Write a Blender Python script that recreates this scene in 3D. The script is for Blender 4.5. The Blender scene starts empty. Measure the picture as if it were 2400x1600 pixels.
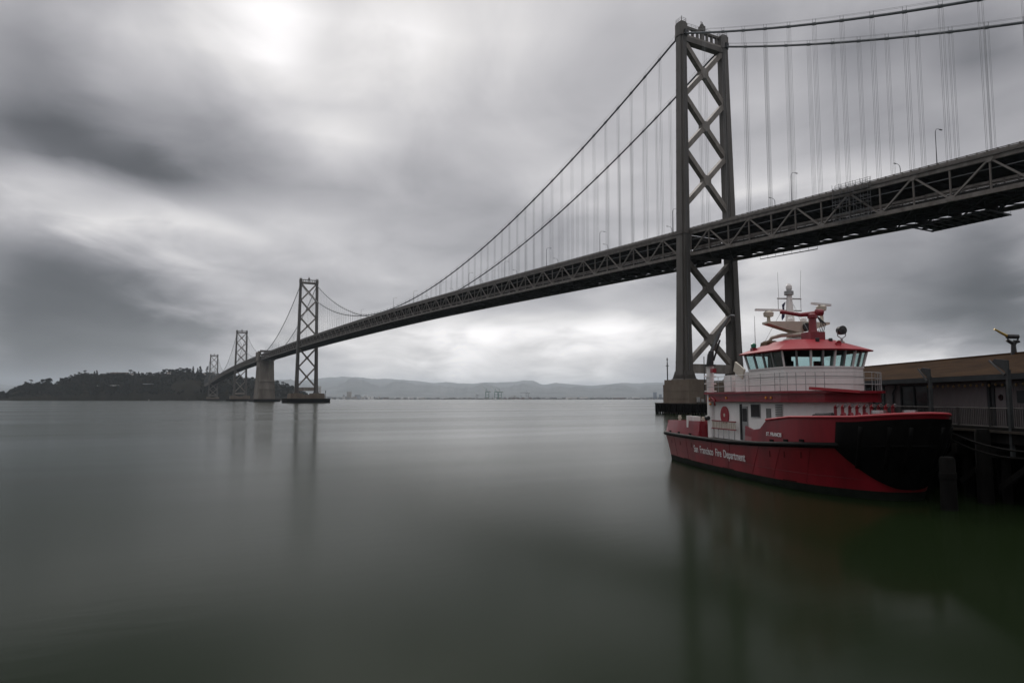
import bpy, bmesh, math, random
import numpy as np
from mathutils import Vector, Matrix
random.seed(7); np.random.seed(7)
sc = bpy.context.scene
COL = sc.collection
PI = math.pi
R_ = math.radians

# ------------------------------------------------------------------ camera
YAW, PIT = -0.4907, 0.0843
CAM = Vector((-180.4, 176.6, 5.09))
cd = bpy.data.cameras.new('camera'); cam = bpy.data.objects.new('camera', cd); COL.objects.link(cam)
cd.sensor_width = 36; cd.lens = 1591.1 / 2400 * 36; cd.clip_start = 0.2; cd.clip_end = 80000
cam.location = CAM; cam.rotation_euler = (PI/2 + PIT, 0, YAW - PI/2)
sc.camera = cam
FW = Vector((math.cos(YAW), math.sin(YAW), 0)); RT = Vector((math.sin(YAW), -math.cos(YAW), 0))

# ------------------------------------------------------------------ world / sky
world = bpy.data.worlds.new('World'); sc.world = world; world.use_nodes = True
SUN_EL, SUN_AZ = R_(38), YAW + R_(7)          # sun behind the bright cloud up to the left
def build_sky():
    nt = world.node_tree; N = nt.nodes; L = nt.links; N.clear()
    def nd(t, **k):
        n = N.new(t)
        for a, b in k.items(): setattr(n, a, b)
        return n
    def m(op, a, b=None, c=None, clamp=False):
        n = nd('ShaderNodeMath', operation=op, use_clamp=clamp)
        for i, v in enumerate((a, b, c)):
            if v is None: continue
            if isinstance(v, (int, float)): n.inputs[i].default_value = v
            else: L.new(v, n.inputs[i])
        return n.outputs[0]
    tc = nd('ShaderNodeTexCoord'); sep = nd('ShaderNodeSeparateXYZ'); L.new(tc.outputs['Generated'], sep.inputs[0])
    x, y, z = sep.outputs
    # heading-aligned axes (fixed in the world)
    fx = m('ADD', m('MULTIPLY', x, FW.x), m('MULTIPLY', y, FW.y))
    rx = m('ADD', m('MULTIPLY', x, RT.x), m('MULTIPLY', y, RT.y))
    az = m('ARCTAN2', rx, fx); el = m('ARCSINE', z)
    zc = m('MAXIMUM', z, 0.0)
    # cloud deck seen from below: planar projection, pulled out along the wind
    den = m('ADD', zc, 0.17)
    u = m('DIVIDE', fx, den); v = m('DIVIDE', rx, den)
    def noise(su, sv, scale, det, rough, seed, dist=0.0):
        cm = nd('ShaderNodeCombineXYZ'); L.new(m('MULTIPLY', u, su), cm.inputs[0]); L.new(m('MULTIPLY', v, sv), cm.inputs[1]); cm.inputs[2].default_value = seed
        n = nd('ShaderNodeTexNoise'); n.inputs['Scale'].default_value = scale; n.inputs['Detail'].default_value = det
        n.inputs['Roughness'].default_value = rough; n.inputs['Distortion'].default_value = dist
        L.new(cm.outputs[0], n.inputs['Vector']); return m('SUBTRACT', n.outputs['Fac'], 0.5)
    n1 = noise(0.85, 1.0, 1.1, 4, 0.50, 3.1, 0.25)
    n2 = noise(0.80, 1.0, 2.6, 5, 0.52, 8.7, 0.4)
    # small flattened puffs low over the horizon
    cm = nd('ShaderNodeCombineXYZ'); L.new(m('MULTIPLY', az, 9.0), cm.inputs[0]); L.new(m('MULTIPLY', el, 21.0), cm.inputs[1])
    nn = nd('ShaderNodeTexNoise'); nn.inputs['Scale'].default_value = 1.0; nn.inputs['Detail'].default_value = 5; nn.inputs['Distortion'].default_value = 0.6; L.new(cm.outputs[0], nn.inputs['Vector'])
    n3 = m('MULTIPLY', m('SUBTRACT', nn.outputs['Fac'], 0.5), m('EXPONENT', m('MULTIPLY', m('ABSOLUTE', el), -6.0)))
    # soft warp of the angular coordinates so that the big masses have cloud edges
    azw = m('ADD', az, m('MULTIPLY', n2, 0.10)); elw = m('ADD', el, m('MULTIPLY', n2, 0.05))
    tot = m('ADD', 0.36, m('MULTIPLY', m('POWER', zc, 3.0), 1.25))
    fac = m('MULTIPLY_ADD', azw, 1/R_(120), 0.5)
    prev = None
    for e, row in SKY_ROWS.items():
        rp = nd('ShaderNodeValToRGB'); L.new(fac, rp.inputs[0]); cr_ = rp.color_ramp; cr_.interpolation = 'CARDINAL'
        st = [(0.0, 0.40)] + [(0.5 + (-44 + 4*i)/120, v) for i, v in enumerate(row)] + [(1.0, 0.40)]
        for i, (p, v) in enumerate(st):
            k = cr_.elements[i] if i < 2 else cr_.elements.new(p)
            k.position = p; k.color = (v*.5, v*.5, v*.5, 1)
        if prev is None: cur = rp.outputs[0]
        else:
            mr = nd('ShaderNodeMapRange'); mr.inputs[1].default_value = R_(prev); mr.inputs[2].default_value = R_(e); L.new(elw, mr.inputs[0])
            mx = nd('ShaderNodeMix'); mx.data_type = 'FLOAT'; L.new(mr.outputs[0], mx.inputs[0]); L.new(cur, mx.inputs[2]); L.new(rp.outputs[0], mx.inputs[3]); cur = mx.outputs[0]
        prev = e
    # above the rows the overcast simply brightens towards the zenith
    mr = nd('ShaderNodeMapRange'); mr.inputs[1].default_value = R_(prev); mr.inputs[2].default_value = R_(prev+14); L.new(elw, mr.inputs[0])
    mx = nd('ShaderNodeMix'); mx.data_type = 'FLOAT'; L.new(mr.outputs[0], mx.inputs[0]); L.new(m('MULTIPLY', cur, 2.0), mx.inputs[2]); L.new(tot, mx.inputs[3]); tot = mx.outputs[0]
    # the long dark bank with its bright lower edge
    cv = nd('ShaderNodeCombineXYZ'); L.new(azw, cv.inputs[0]); L.new(elw, cv.inputs[1])
    for a0, e0, sa, se, t, amp in SKY_BANK:
        mp = nd('ShaderNodeMapping', vector_type='TEXTURE'); L.new(cv.outputs[0], mp.inputs[0])
        mp.inputs['Location'].default_value = (R_(a0), R_(e0), 0); mp.inputs['Rotation'].default_value = (0, 0, R_(t)); mp.inputs['Scale'].default_value = (R_(sa), R_(se), 1)
        dp = nd('ShaderNodeVectorMath', operation='DOT_PRODUCT'); L.new(mp.outputs[0], dp.inputs[0]); L.new(mp.outputs[0], dp.inputs[1])
        tot = m('MULTIPLY_ADD', m('POWER', 0.36788, dp.outputs['Value']), amp, tot)
    tot = m('SMOOTH_MAX', tot, 0.07, 0.08)
    tex = m('ADD', m('MULTIPLY_ADD', n1, 0.25, 1.0), m('MULTIPLY_ADD', n2, 0.82, m('MULTIPLY', n3, 1.7)))
    tot = m('MAXIMUM', m('MULTIPLY', tot, tex), 0.03)
    cr = nd('ShaderNodeValToRGB'); L.new(tot, cr.inputs[0])
    e = cr.color_ramp.elements; e[0].position = 0.05; e[0].color = (0.955, 0.97, 1.05, 1); e[1].position = 0.75; e[1].color = (1.0, 0.975, 0.975, 1)
    k = cr.color_ramp.elements.new(0.3); k.color = (0.985, 0.968, 1.028, 1)
    vm = nd('ShaderNodeVectorMath', operation='SCALE'); L.new(cr.outputs[0], vm.inputs[0]); L.new(tot, vm.inputs['Scale'])
    sky = nd('ShaderNodeTexSky', sky_type='NISHITA'); sky.sun_disc = False; sky.sun_elevation = SUN_EL; sky.sun_rotation = PI/2 - SUN_AZ
    b1 = nd('ShaderNodeBackground'); L.new(sky.outputs[0], b1.inputs[0]); b1.inputs[1].default_value = 0.06
    b2 = nd('ShaderNodeBackground'); L.new(vm.outputs[0], b2.inputs[0]); b2.inputs[1].default_value = 1.0
    mx = nd('ShaderNodeMixShader'); mx.inputs[0].default_value = 0.96
    L.new(b1.outputs[0], mx.inputs[1]); L.new(b2.outputs[0], mx.inputs[2])
    out = nd('ShaderNodeOutputWorld'); L.new(mx.outputs[0], out.inputs[0])
# brightness of the overcast along a few elevations (degrees): one value every 4 degrees of azimuth from 44 left to 44 right of the heading
SKY_BANK = [(-33.42, 17.44, 6.52, 1.2, -10, -0.03), (-26.12, 16.77, 6.39, 1.29, -18, -0.07), (-19.39, 15.54, 4.81, 1.22, -20, -0.018), (-34.41, 14.59, 4.17, 0.83, -10, 0.081), (-28.39, 14.15, 5.57, 0.95, -14, 0.135), (-23.44, 13.18, 4.24, 0.99, -18, 0.108), (1.8, 3.74, 3.24, 0.86, 0, -0.16), (8.58, 8.62, 7.04, 0.93, 3, -0.12), (-29.49, 5.9, 6.55, 0.75, 0, -0.03)]
SKY_ROWS = {
    0.5: [0.36, 0.311, 0.05, 0.209, 0.263, 0.394, 0.435, 0.444, 0.502, 0.507, 0.691, 0.57, 0.639, 0.599, 0.412, 0.388, 0.409, 0.459, 0.835, 1.091, 0.404, 0.36, 0.36],
    2.2: [0.36, 0.28, 0.05, 0.1, 0.183, 0.42, 0.503, 0.524, 0.638, 0.652, 1.013, 0.777, 0.912, 0.834, 0.467, 0.418, 0.456, 0.542, 1.178, 1.3, 0.426, 0.36, 0.36],
    4: [0.36, 0.305, 0.05, 0.05, 0.1, 0.253, 0.546, 0.597, 0.675, 0.755, 1.067, 0.921, 1.019, 1.0, 0.673, 0.569, 0.616, 0.476, 0.488, 0.396, 0.114, 0.353, 0.36],
    5.8: [0.361, 0.327, 0.05, 0.05, 0.111, 0.206, 0.599, 0.647, 0.706, 0.864, 1.07, 1.085, 1.123, 1.16, 0.913, 0.7, 0.762, 0.465, 0.293, 0.151, 0.083, 0.352, 0.361],
    7.6: [0.363, 0.33, 0.05, 0.05, 0.188, 0.355, 0.476, 0.457, 0.422, 0.456, 0.498, 0.507, 0.549, 0.615, 0.507, 0.464, 0.66, 0.474, 0.279, 0.161, 0.05, 0.35, 0.363],
    9.4: [0.365, 0.335, 0.12, 0.15, 0.276, 0.46, 0.472, 0.442, 0.395, 0.388, 0.371, 0.371, 0.417, 0.525, 0.463, 0.435, 0.635, 0.477, 0.313, 0.234, 0.144, 0.357, 0.365],
    11.2: [0.369, 0.358, 0.283, 0.278, 0.426, 0.629, 0.523, 0.513, 0.497, 0.478, 0.386, 0.37, 0.391, 0.524, 0.566, 0.482, 0.717, 0.517, 0.322, 0.284, 0.231, 0.364, 0.369],
    13: [0.374, 0.398, 0.553, 0.741, 0.758, 0.602, 0.554, 0.544, 0.519, 0.487, 0.392, 0.375, 0.389, 0.498, 0.545, 0.447, 0.552, 0.467, 0.399, 0.396, 0.381, 0.375, 0.374],
    14.8: [0.381, 0.394, 0.555, 0.372, 0.337, 0.475, 0.538, 0.529, 0.473, 0.432, 0.39, 0.389, 0.411, 0.436, 0.43, 0.428, 0.505, 0.554, 0.622, 0.52, 0.436, 0.384, 0.381],
    16.6: [0.386, 0.272, 0.152, 0.084, 0.097, 0.296, 0.362, 0.392, 0.415, 0.41, 0.4, 0.43, 0.536, 0.568, 0.49, 0.504, 0.665, 0.689, 0.685, 0.481, 0.396, 0.39, 0.389],
    18.6: [0.398, 0.279, 0.086, 0.179, 0.229, 0.266, 0.409, 0.574, 0.516, 0.444, 0.429, 0.461, 0.586, 0.625, 0.519, 0.463, 0.5, 0.455, 0.39, 0.35, 0.367, 0.399, 0.401],
    20.8: [0.415, 0.36, 0.194, 0.288, 0.31, 0.308, 0.554, 0.849, 0.687, 0.529, 0.48, 0.465, 0.482, 0.498, 0.48, 0.422, 0.403, 0.383, 0.349, 0.374, 0.357, 0.39, 0.415],
    23.2: [0.435, 0.371, 0.257, 0.424, 0.445, 0.461, 0.564, 0.642, 0.623, 0.572, 0.508, 0.49, 0.477, 0.471, 0.47, 0.455, 0.466, 0.435, 0.32, 0.323, 0.172, 0.312, 0.433],
    26: [0.464, 0.429, 0.398, 0.565, 0.638, 0.789, 0.983, 0.735, 0.775, 0.735, 0.588, 0.581, 0.529, 0.469, 0.455, 0.426, 0.36, 0.363, 0.202, 0.25, 0.258, 0.374, 0.463],
    29: [0.502, 0.5, 0.501, 0.545, 0.601, 0.871, 1.127, 0.879, 1.007, 0.918, 0.705, 0.718, 0.611, 0.489, 0.459, 0.432, 0.337, 0.391, 0.395, 0.427, 0.483, 0.496, 0.502],
    32.5: [0.554, 0.554, 0.554, 0.555, 0.561, 0.6, 0.637, 0.633, 0.708, 0.683, 0.628, 0.642, 0.599, 0.551, 0.54, 0.542, 0.532, 0.541, 0.55, 0.552, 0.554, 0.554, 0.554],
}
build_sky()
try: world.cycles.sampling_method = 'MANUAL'; world.cycles.sample_map_resolution = 256
except Exception: pass

sd = bpy.data.lights.new('sun', 'SUN'); sd.energy = 1.0; sd.angle = R_(18); sd.color = (1.0, 0.95, 0.9)
so = bpy.data.objects.new('sun', sd); COL.objects.link(so)
sun_dir = Vector((math.cos(SUN_EL)*math.cos(SUN_AZ), math.cos(SUN_EL)*math.sin(SUN_AZ), math.sin(SUN_EL)))
so.rotation_euler = sun_dir.to_track_quat('Z', 'Y').to_euler(); so.location = (0, 0, 400)

vs = sc.view_settings; vs.view_transform = 'Standard'; vs.look = 'None'; vs.exposure = 0.0; vs.gamma = 1.0; vs.use_curve_mapping = False
sc.render.engine = 'CYCLES'
cy = sc.cycles; cy.use_denoising = True; cy.max_bounces = 6; cy.diffuse_bounces = 3; cy.glossy_bounces = 3; cy.transparent_max_bounces = 12; cy.volume_bounces = 1
cy.caustics_reflective = False; cy.caustics_refractive = False
try: cy.denoiser = 'OPENIMAGEDENOISE'
except Exception: pass

# ------------------------------------------------------------------ helpers
OFF = {}
class MB:
    def __init__(s): s.v = []; s.f = []; s.mi = []
    def add(s, vs, fs, mi=0):
        o = len(s.v); s.v += [tuple(p) for p in vs]; s.f += [tuple(i + o for i in f) for f in fs]; s.mi += [mi]*len(fs); return s
    def box(s, c, d, mi=0, rz=0.0):
        x, y, z = (k/2 for k in d); cs, sn = math.cos(rz), math.sin(rz)
        P = [(a*x, b*y, e*z) for e in (-1, 1) for a, b in ((-1, -1), (1, -1), (1, 1), (-1, 1))]
        P = [(c[0] + p[0]*cs - p[1]*sn, c[1] + p[0]*sn + p[1]*cs, c[2] + p[2]) for p in P]
        return s.add(P, [(3, 2, 1, 0), (4, 5, 6, 7), (0, 1, 5, 4), (1, 2, 6, 5), (2, 3, 7, 6), (3, 0, 4, 7)], mi)
    def bb(s, x0, x1, y0, y1, z0, z1, mi=0):
        return s.box(((x0+x1)/2, (y0+y1)/2, (z0+z1)/2), (x1-x0, y1-y0, z1-z0), mi)
    def beam(s, p, q, w, h, up=(0, 0, 1), mi=0):
        p, q = Vector(p), Vector(q); d = (q - p).normalized(); a = d.cross(Vector(up))
        if a.length < 1e-4: a = d.cross(Vector((0, 1, 0)))
        a.normalize(); b = a.cross(d); a = a*(w/2); b = b*(h/2)
        P = [p-a-b, p+a-b, p+a+b, p-a+b, q-a-b, q+a-b, q+a+b, q-a+b]
        return s.add(P, [(3, 2, 1, 0), (4, 5, 6, 7), (0, 1, 5, 4), (1, 2, 6, 5), (2, 3, 7, 6), (3, 0, 4, 7)], mi)
    def tube(s, pts, r, n=8, mi=0, cap=True):
        pts = [Vector(p) for p in pts]; rr = r if hasattr(r, '__len__') else [r]*len(pts); V = []
        ref = Vector((0, 0, 1))
        for i, p in enumerate(pts):
            d = (pts[min(i+1, len(pts)-1)] - pts[max(i-1, 0)]).normalized()
            a = d.cross(ref)
            if a.length < 1e-3: a = d.cross(Vector((1, 0, 0)))
            a.normalize(); b = a.cross(d)
            V += [p + (a*math.cos(2*PI*k/n) + b*math.sin(2*PI*k/n))*rr[i] for k in range(n)]
        F = [(i*n + k, i*n + (k+1) % n, (i+1)*n + (k+1) % n, (i+1)*n + k) for i in range(len(pts)-1) for k in range(n)]
        if cap: F += [tuple(range(n-1, -1, -1)), tuple(range((len(pts)-1)*n, len(pts)*n))]
        return s.add(V, F, mi)
    def prism(s, poly, z0, z1, mi=0):
        n = len(poly); V = [(p[0], p[1], z0) for p in poly] + [(p[0], p[1], z1) for p in poly]
        F = [(k, (k+1) % n, (k+1) % n + n, k + n) for k in range(n)] + [tuple(range(n-1, -1, -1)), tuple(range(n, 2*n))]
        return s.add(V, F, mi)
    def loft(s, rings, cap=True, mi=0):
        n = len(rings[0]); V = [p for r in rings for p in r]
        F = [(i*n + k, i*n + (k+1) % n, (i+1)*n + (k+1) % n, (i+1)*n + k) for i in range(len(rings)-1) for k in range(n)]
        if cap: F += [tuple(range(n-1, -1, -1)), tuple(range((len(rings)-1)*n, len(rings)*n))]
        return s.add(V, F, mi)
    def lathe(s, prof, c=(0, 0, 0), n=16, mi=0, axis='z'):
        R = []
        for r, h in prof:
            ring = []
            for k in range(n):
                a = 2*PI*k/n; p = (r*math.cos(a), r*math.sin(a), h)
                if axis == 'x': p = (p[2], p[0], p[1])
                if axis == 'y': p = (p[0], p[2], p[1])
                ring.append((c[0]+p[0], c[1]+p[1], c[2]+p[2]))
            R.append(ring)
        return s.loft(R, True, mi)
    def grid(s, rows, mi=0):
        n = len(rows[0]); V = [p for r in rows for p in r]
        return s.add(V, [(i*n + k, i*n + k + 1, (i+1)*n + k + 1, (i+1)*n + k) for i in range(len(rows)-1) for k in range(n-1)], mi)
    def mesh(s, name, mats, off=(0, 0, 0), smooth=False, fix=True):
        me = bpy.data.meshes.new(name)
        V = np.array(s.v, dtype=float) - np.array(off, dtype=float)
        me.from_pydata(V.tolist(), [], s.f)
        for m_ in (mats if isinstance(mats, (list, tuple)) else [mats]): me.materials.append(m_)
        if any(s.mi): me.polygons.foreach_set('material_index', s.mi)
        if fix:
            bm = bmesh.new(); bm.from_mesh(me); bmesh.ops.recalc_face_normals(bm, faces=bm.faces); bm.to_mesh(me); bm.free()
        if smooth: me.polygons.foreach_set('use_smooth', [True]*len(me.polygons))
        me.update(); return me
    def build(s, name, mats, parent=None, smooth=False, fix=True, kind=None):
        me = s.mesh(name, mats, OFF.get(parent.name, (0, 0, 0)) if parent else (0, 0, 0), smooth, fix)
        o = bpy.data.objects.new(name, me); COL.objects.link(o)
        if parent: o.parent = parent
        if kind: o['kind'] = kind
        if smooth == 'auto':
            try: me.set_sharp_from_angle(angle=R_(35))
            except Exception: pass
        return o
def tag(o, label, cat, group=None):
    o['label'] = label; o['category'] = cat
    if group: o['group'] = group
    return o
def thing(name, label, cat, loc=(0, 0, 0), rz=0.0, group=None, world_geo=True):
    """Empty at the base; parts are given in the unrotated frame of the place (world_geo) or in local coordinates"""
    o = bpy.data.objects.new(name, None); COL.objects.link(o); o.location = loc; o.rotation_euler = (0, 0, rz); o.empty_display_size = 0.5
    if world_geo: OFF[o.name] = tuple(loc)
    return tag(o, label, cat, group)
def sub_off(child, parent): OFF[child.name] = OFF.get(parent.name, (0, 0, 0)); return child
def inst(name, me, parent, M):
    o = bpy.data.objects.new(name, me); COL.objects.link(o); o.parent = parent
    off = OFF.get(parent.name, (0, 0, 0))
    o.matrix_local = Matrix.Translation(-Vector(off)) @ M
    return o
def beam_mx(p, q, w, h):
    p, q = Vector(p), Vector(q); d = q - p; l = d.length; d.normalize(); a = d.cross(Vector((0, 0, 1)))
    if a.length < 1e-4: a = Vector((0, 1, 0))
    a.normalize(); b = a.cross(d)
    c = (p+q)/2
    return Matrix(((d.x*l, a.x*w, b.x*h, c.x), (d.y*l, a.y*w, b.y*h, c.y), (d.z*l, a.z*w, b.z*h, c.z), (0, 0, 0, 1)))
def cr(pts, n):
    """Catmull-Rom through the points, n samples"""
    P = [np.array(p, float) for p in pts]; P = [2*P[0]-P[1]] + P + [2*P[-1]-P[-2]]; m_ = len(P) - 3; out = []
    for i in range(n):
        t = i/(n-1)*m_; k = min(int(t), m_-1); t -= k; a, b, c, d = P[k:k+4]
        out.append(0.5*((2*b) + (c-a)*t + (2*a-5*b+4*c-d)*t*t + (3*b-a-3*c+d)*t**3))
    return out

# ------------------------------------------------------------------ materials
def mat(name, col, rough=0.7, metal=0.0, var=0.18, scale=1.0, stretch=(1, 1, 1), bump=0.0, col2=None, spec=0.5, detail=6, coat=0.0, bscale=None):
    m_ = bpy.data.materials.new(name); m_.use_nodes = True; nt = m_.node_tree; b = nt.nodes['Principled BSDF']
    b.inputs['Roughness'].default_value = rough; b.inputs['Metallic'].default_value = metal; b.inputs['Specular IOR Level'].default_value = spec
    b.inputs['Coat Weight'].default_value = coat
    tc = nt.nodes.new('ShaderNodeTexCoord'); mp = nt.nodes.new('ShaderNodeMapping'); mp.inputs['Scale'].default_value = stretch
    nt.links.new(tc.outputs['Object'], mp.inputs[0])
    n = nt.nodes.new('ShaderNodeTexNoise'); n.inputs['Scale'].default_value = scale; n.inputs['Detail'].default_value = detail; n.inputs['Roughness'].default_value = 0.62
    nt.links.new(mp.outputs[0], n.inputs['Vector'])
    rp = nt.nodes.new('ShaderNodeValToRGB'); nt.links.new(n.outputs['Fac'], rp.inputs[0])
    c2 = col2 if col2 else tuple(c*(1-2*var) for c in col)
    c1 = tuple(min(1, c*(1+var)) for c in col)
    e = rp.color_ramp.elements; e[0].position = 0.3; e[0].color = (*c2, 1); e[1].position = 0.68; e[1].color = (*c1, 1)
    nt.links.new(rp.outputs[0], b.inputs['Base Color'])
    if bump:
        n2 = nt.nodes.new('ShaderNodeTexNoise'); n2.inputs['Scale'].default_value = bscale or scale*4; n2.inputs['Detail'].default_value = 4; nt.links.new(mp.outputs[0], n2.inputs['Vector'])
        bp = nt.nodes.new('ShaderNodeBump'); bp.inputs['Strength'].default_value = bump; nt.links.new(n2.outputs['Fac'], bp.inputs['Height']); nt.links.new(bp.outputs[0], b.inputs['Normal'])
    return m_
STEEL = mat('grey_bridge_paint', (0.112, 0.103, 0.095), 0.6, 0, 0.16, 0.35, (1, 1, 0.12), 0.0, (0.068, 0.060, 0.052))
BRACE = mat('weathered_brace_paint', (0.25, 0.228, 0.205), 0.6, 0, 0.2, 0.5, (1, 1, 0.4), 0.0, (0.14, 0.12, 0.105))
TRUSS = mat('truss_paint', (0.175, 0.16, 0.147), 0.6, 0, 0.2, 0.6, (1, 1, 0.5), 0, (0.10, 0.083, 0.07))
UNDER = mat('shaded_underside_paint', (0.03, 0.028, 0.026), 0.85, 0, 0.2, 0.5, spec=0.1)  # truss paint darkened to hold the shade under and inside the deck
DECKM = mat('deck_concrete', (0.032, 0.03, 0.028), 0.85, 0, 0.2, 0.4, spec=0.12)
CABLE = mat('cable_wrap', (0.11, 0.125, 0.135), 0.55, 0, 0.15, 0.7)
ROPE = mat('suspender_rope', (0.24, 0.25, 0.255), 0.5, 0.2, 0.1, 1.0)
CONC = mat('pier_concrete', (0.16, 0.13, 0.10), 0.9, 0, 0.22, 0.28, (1, 1, 0.35), 0.35, (0.115, 0.088, 0.068), bscale=1.2)
CONC_L = mat('anchorage_concrete', (0.20, 0.18, 0.155), 0.9, 0, 0.15, 0.10, (1, 1, 0.25), 0.2, (0.10, 0.08, 0.065), bscale=0.5)
TIMB = mat('tarred_timber', (0.007, 0.0066, 0.0062), 0.9, 0, 0.35, 1.5, (1, 1, 0.3), 0.3, spec=0.12)
TIMB_T = mat('fender_cap_timber', (0.10, 0.085, 0.072), 0.9, 0, 0.3, 1.2, spec=0.12)
GALV = mat('galvanised_steel', (0.33, 0.33, 0.33), 0.45, 0.6, 0.12, 2.0)
DARKM = mat('dark_metal', (0.035, 0.036, 0.038), 0.5, 0.3, 0.2, 2.0)
LAMPG = mat('lamp_post_grey', (0.16, 0.165, 0.17), 0.5, 0.4, 0.12, 2.0)
PALEBOX = mat('pale_cabinet', (0.5, 0.5, 0.48), 0.6, 0, 0.1, 1)

# ------------------------------------------------------------------ water
def water():
    m_ = bpy.data.materials.new('bay_water'); m_.use_nodes = True; nt = m_.node_tree; L = nt.links; b = nt.nodes['Principled BSDF']
    b.inputs['Base Color'].default_value = (0.0085, 0.0145, 0.0055, 1); b.inputs['IOR'].default_value = 1.33; b.inputs['Specular IOR Level'].default_value = 0.09; b.inputs['Specular Tint'].default_value = (0.88, 1.0, 0.82, 1)
    tc = nt.nodes.new('ShaderNodeTexCoord'); mp = nt.nodes.new('ShaderNodeMapping'); L.new(tc.outputs['Object'], mp.inputs[0])
    mp.inputs['Rotation'].default_value = (0, 0, -(YAW + R_(4))); mp.inputs['Scale'].default_value = (1/60, 1/420, 1)
    n = nt.nodes.new('ShaderNodeTexNoise'); n.inputs['Scale'].default_value = 1.0; n.inputs['Detail'].default_value = 5; n.inputs['Roughness'].default_value = 0.6; L.new(mp.outputs[0], n.inputs['Vector'])
    mr = nt.nodes.new('ShaderNodeMapRange'); mr.inputs[1].default_value = 0.40; mr.inputs[2].default_value = 0.62; mr.inputs[3].default_value = 0.15; mr.inputs[4].default_value = 0.22
    L.new(n.outputs['Fac'], mr.inputs[0]); L.new(mr.outputs[0], b.inputs['Roughness'])
    mp2 = nt.nodes.new('ShaderNodeMapping'); mp2.inputs['Rotation'].default_value = (0, 0, -YAW); mp2.inputs['Scale'].default_value = (2.0, 0.5, 1); L.new(tc.outputs['Object'], mp2.inputs[0])
    n2 = nt.nodes.new('ShaderNodeTexNoise'); n2.inputs['Scale'].default_value = 0.9; n2.inputs['Detail'].default_value = 3; L.new(mp2.outputs[0], n2.inputs['Vector'])
    bp = nt.nodes.new('ShaderNodeBump'); bp.inputs['Strength'].default_value = 0.07; bp.inputs['Distance'].default_value = 0.05; L.new(n2.outputs['Fac'], bp.inputs['Height']); L.new(bp.outputs[0], b.inputs['Normal'])
    mb = MB(); mb.add([(-6000, -35000, 0), (35000, -35000, 0), (35000, 14000, 0), (-6000, 14000, 0)], [(0, 1, 2, 3)])
    o = mb.build('bay_water', m_); o['kind'] = 'structure'; return o
water()

# ------------------------------------------------------------------ bridge geometry
S3, S4, S5, S6, SE = 704.1, 1057.7, 1411.3, 2115.4, 2467.0
_pr = [(-380, 50.5), (-99, 61.4), (0, 65.3), (88, 68.4), (194, 71.8), (283, 74.2), (458, 77.2), (590, 78.8), (704, 79.7), (938, 80.6), (1088, 80.8), (1229, 80.4), (1468, 78.6), (1677, 74.9), (2077, 62.8), (2500, 48.0)]
_px = np.array([p[0] for p in _pr]); _pz = np.array([p[1] for p in _pr])
_m = np.gradient(_pz, _px)
def T(s):
    """top of the parapet along the bridge (smooth Hermite curve)"""
    i = int(np.clip(np.searchsorted(_px, s) - 1, 0, len(_px) - 2)); h = _px[i+1]-_px[i]; t = (s-_px[i])/h
    return float((2*t**3-3*t*t+1)*_pz[i] + (t**3-2*t*t+t)*h*_m[i] + (-2*t**3+3*t*t)*_pz[i+1] + (t**3-t*t)*h*_m[i+1])
YT = 10.1
SAD = {0: 138.0, 3: 151.0, 5: 148.5, 6: 137.6}
def par(s, a, za, b, zb, sag):
    t = (s-a)/(b-a); return za + (zb-za)*t - 4*sag*t*(1-t)
def ZC(s):
    """main cable height"""
    if s < 0: return par(s, -353.6, 55.5, 0, SAD[0], 21.8)
    if s < S3: return par(s, 0, SAD[0], S3, SAD[3], 68.6)
    if s < S4: return par(s, S3, SAD[3], S4, 79.0, 18.2)
    if s < S5: return par(s, S4, 79.0, S5, SAD[5], 18.2)
    if s < S6: return par(s, S5, SAD[5], S6, SAD[6], 70.5)
    return par(s, S6, SAD[6], SE, 60.0, 20)

UNIT = {}
def unit_box(m_):
    if m_.name not in UNIT: UNIT[m_.name] = MB().box((0, 0, 0), (1, 1, 1)).mesh('steel_member', m_)
    return UNIT[m_.name]

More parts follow.
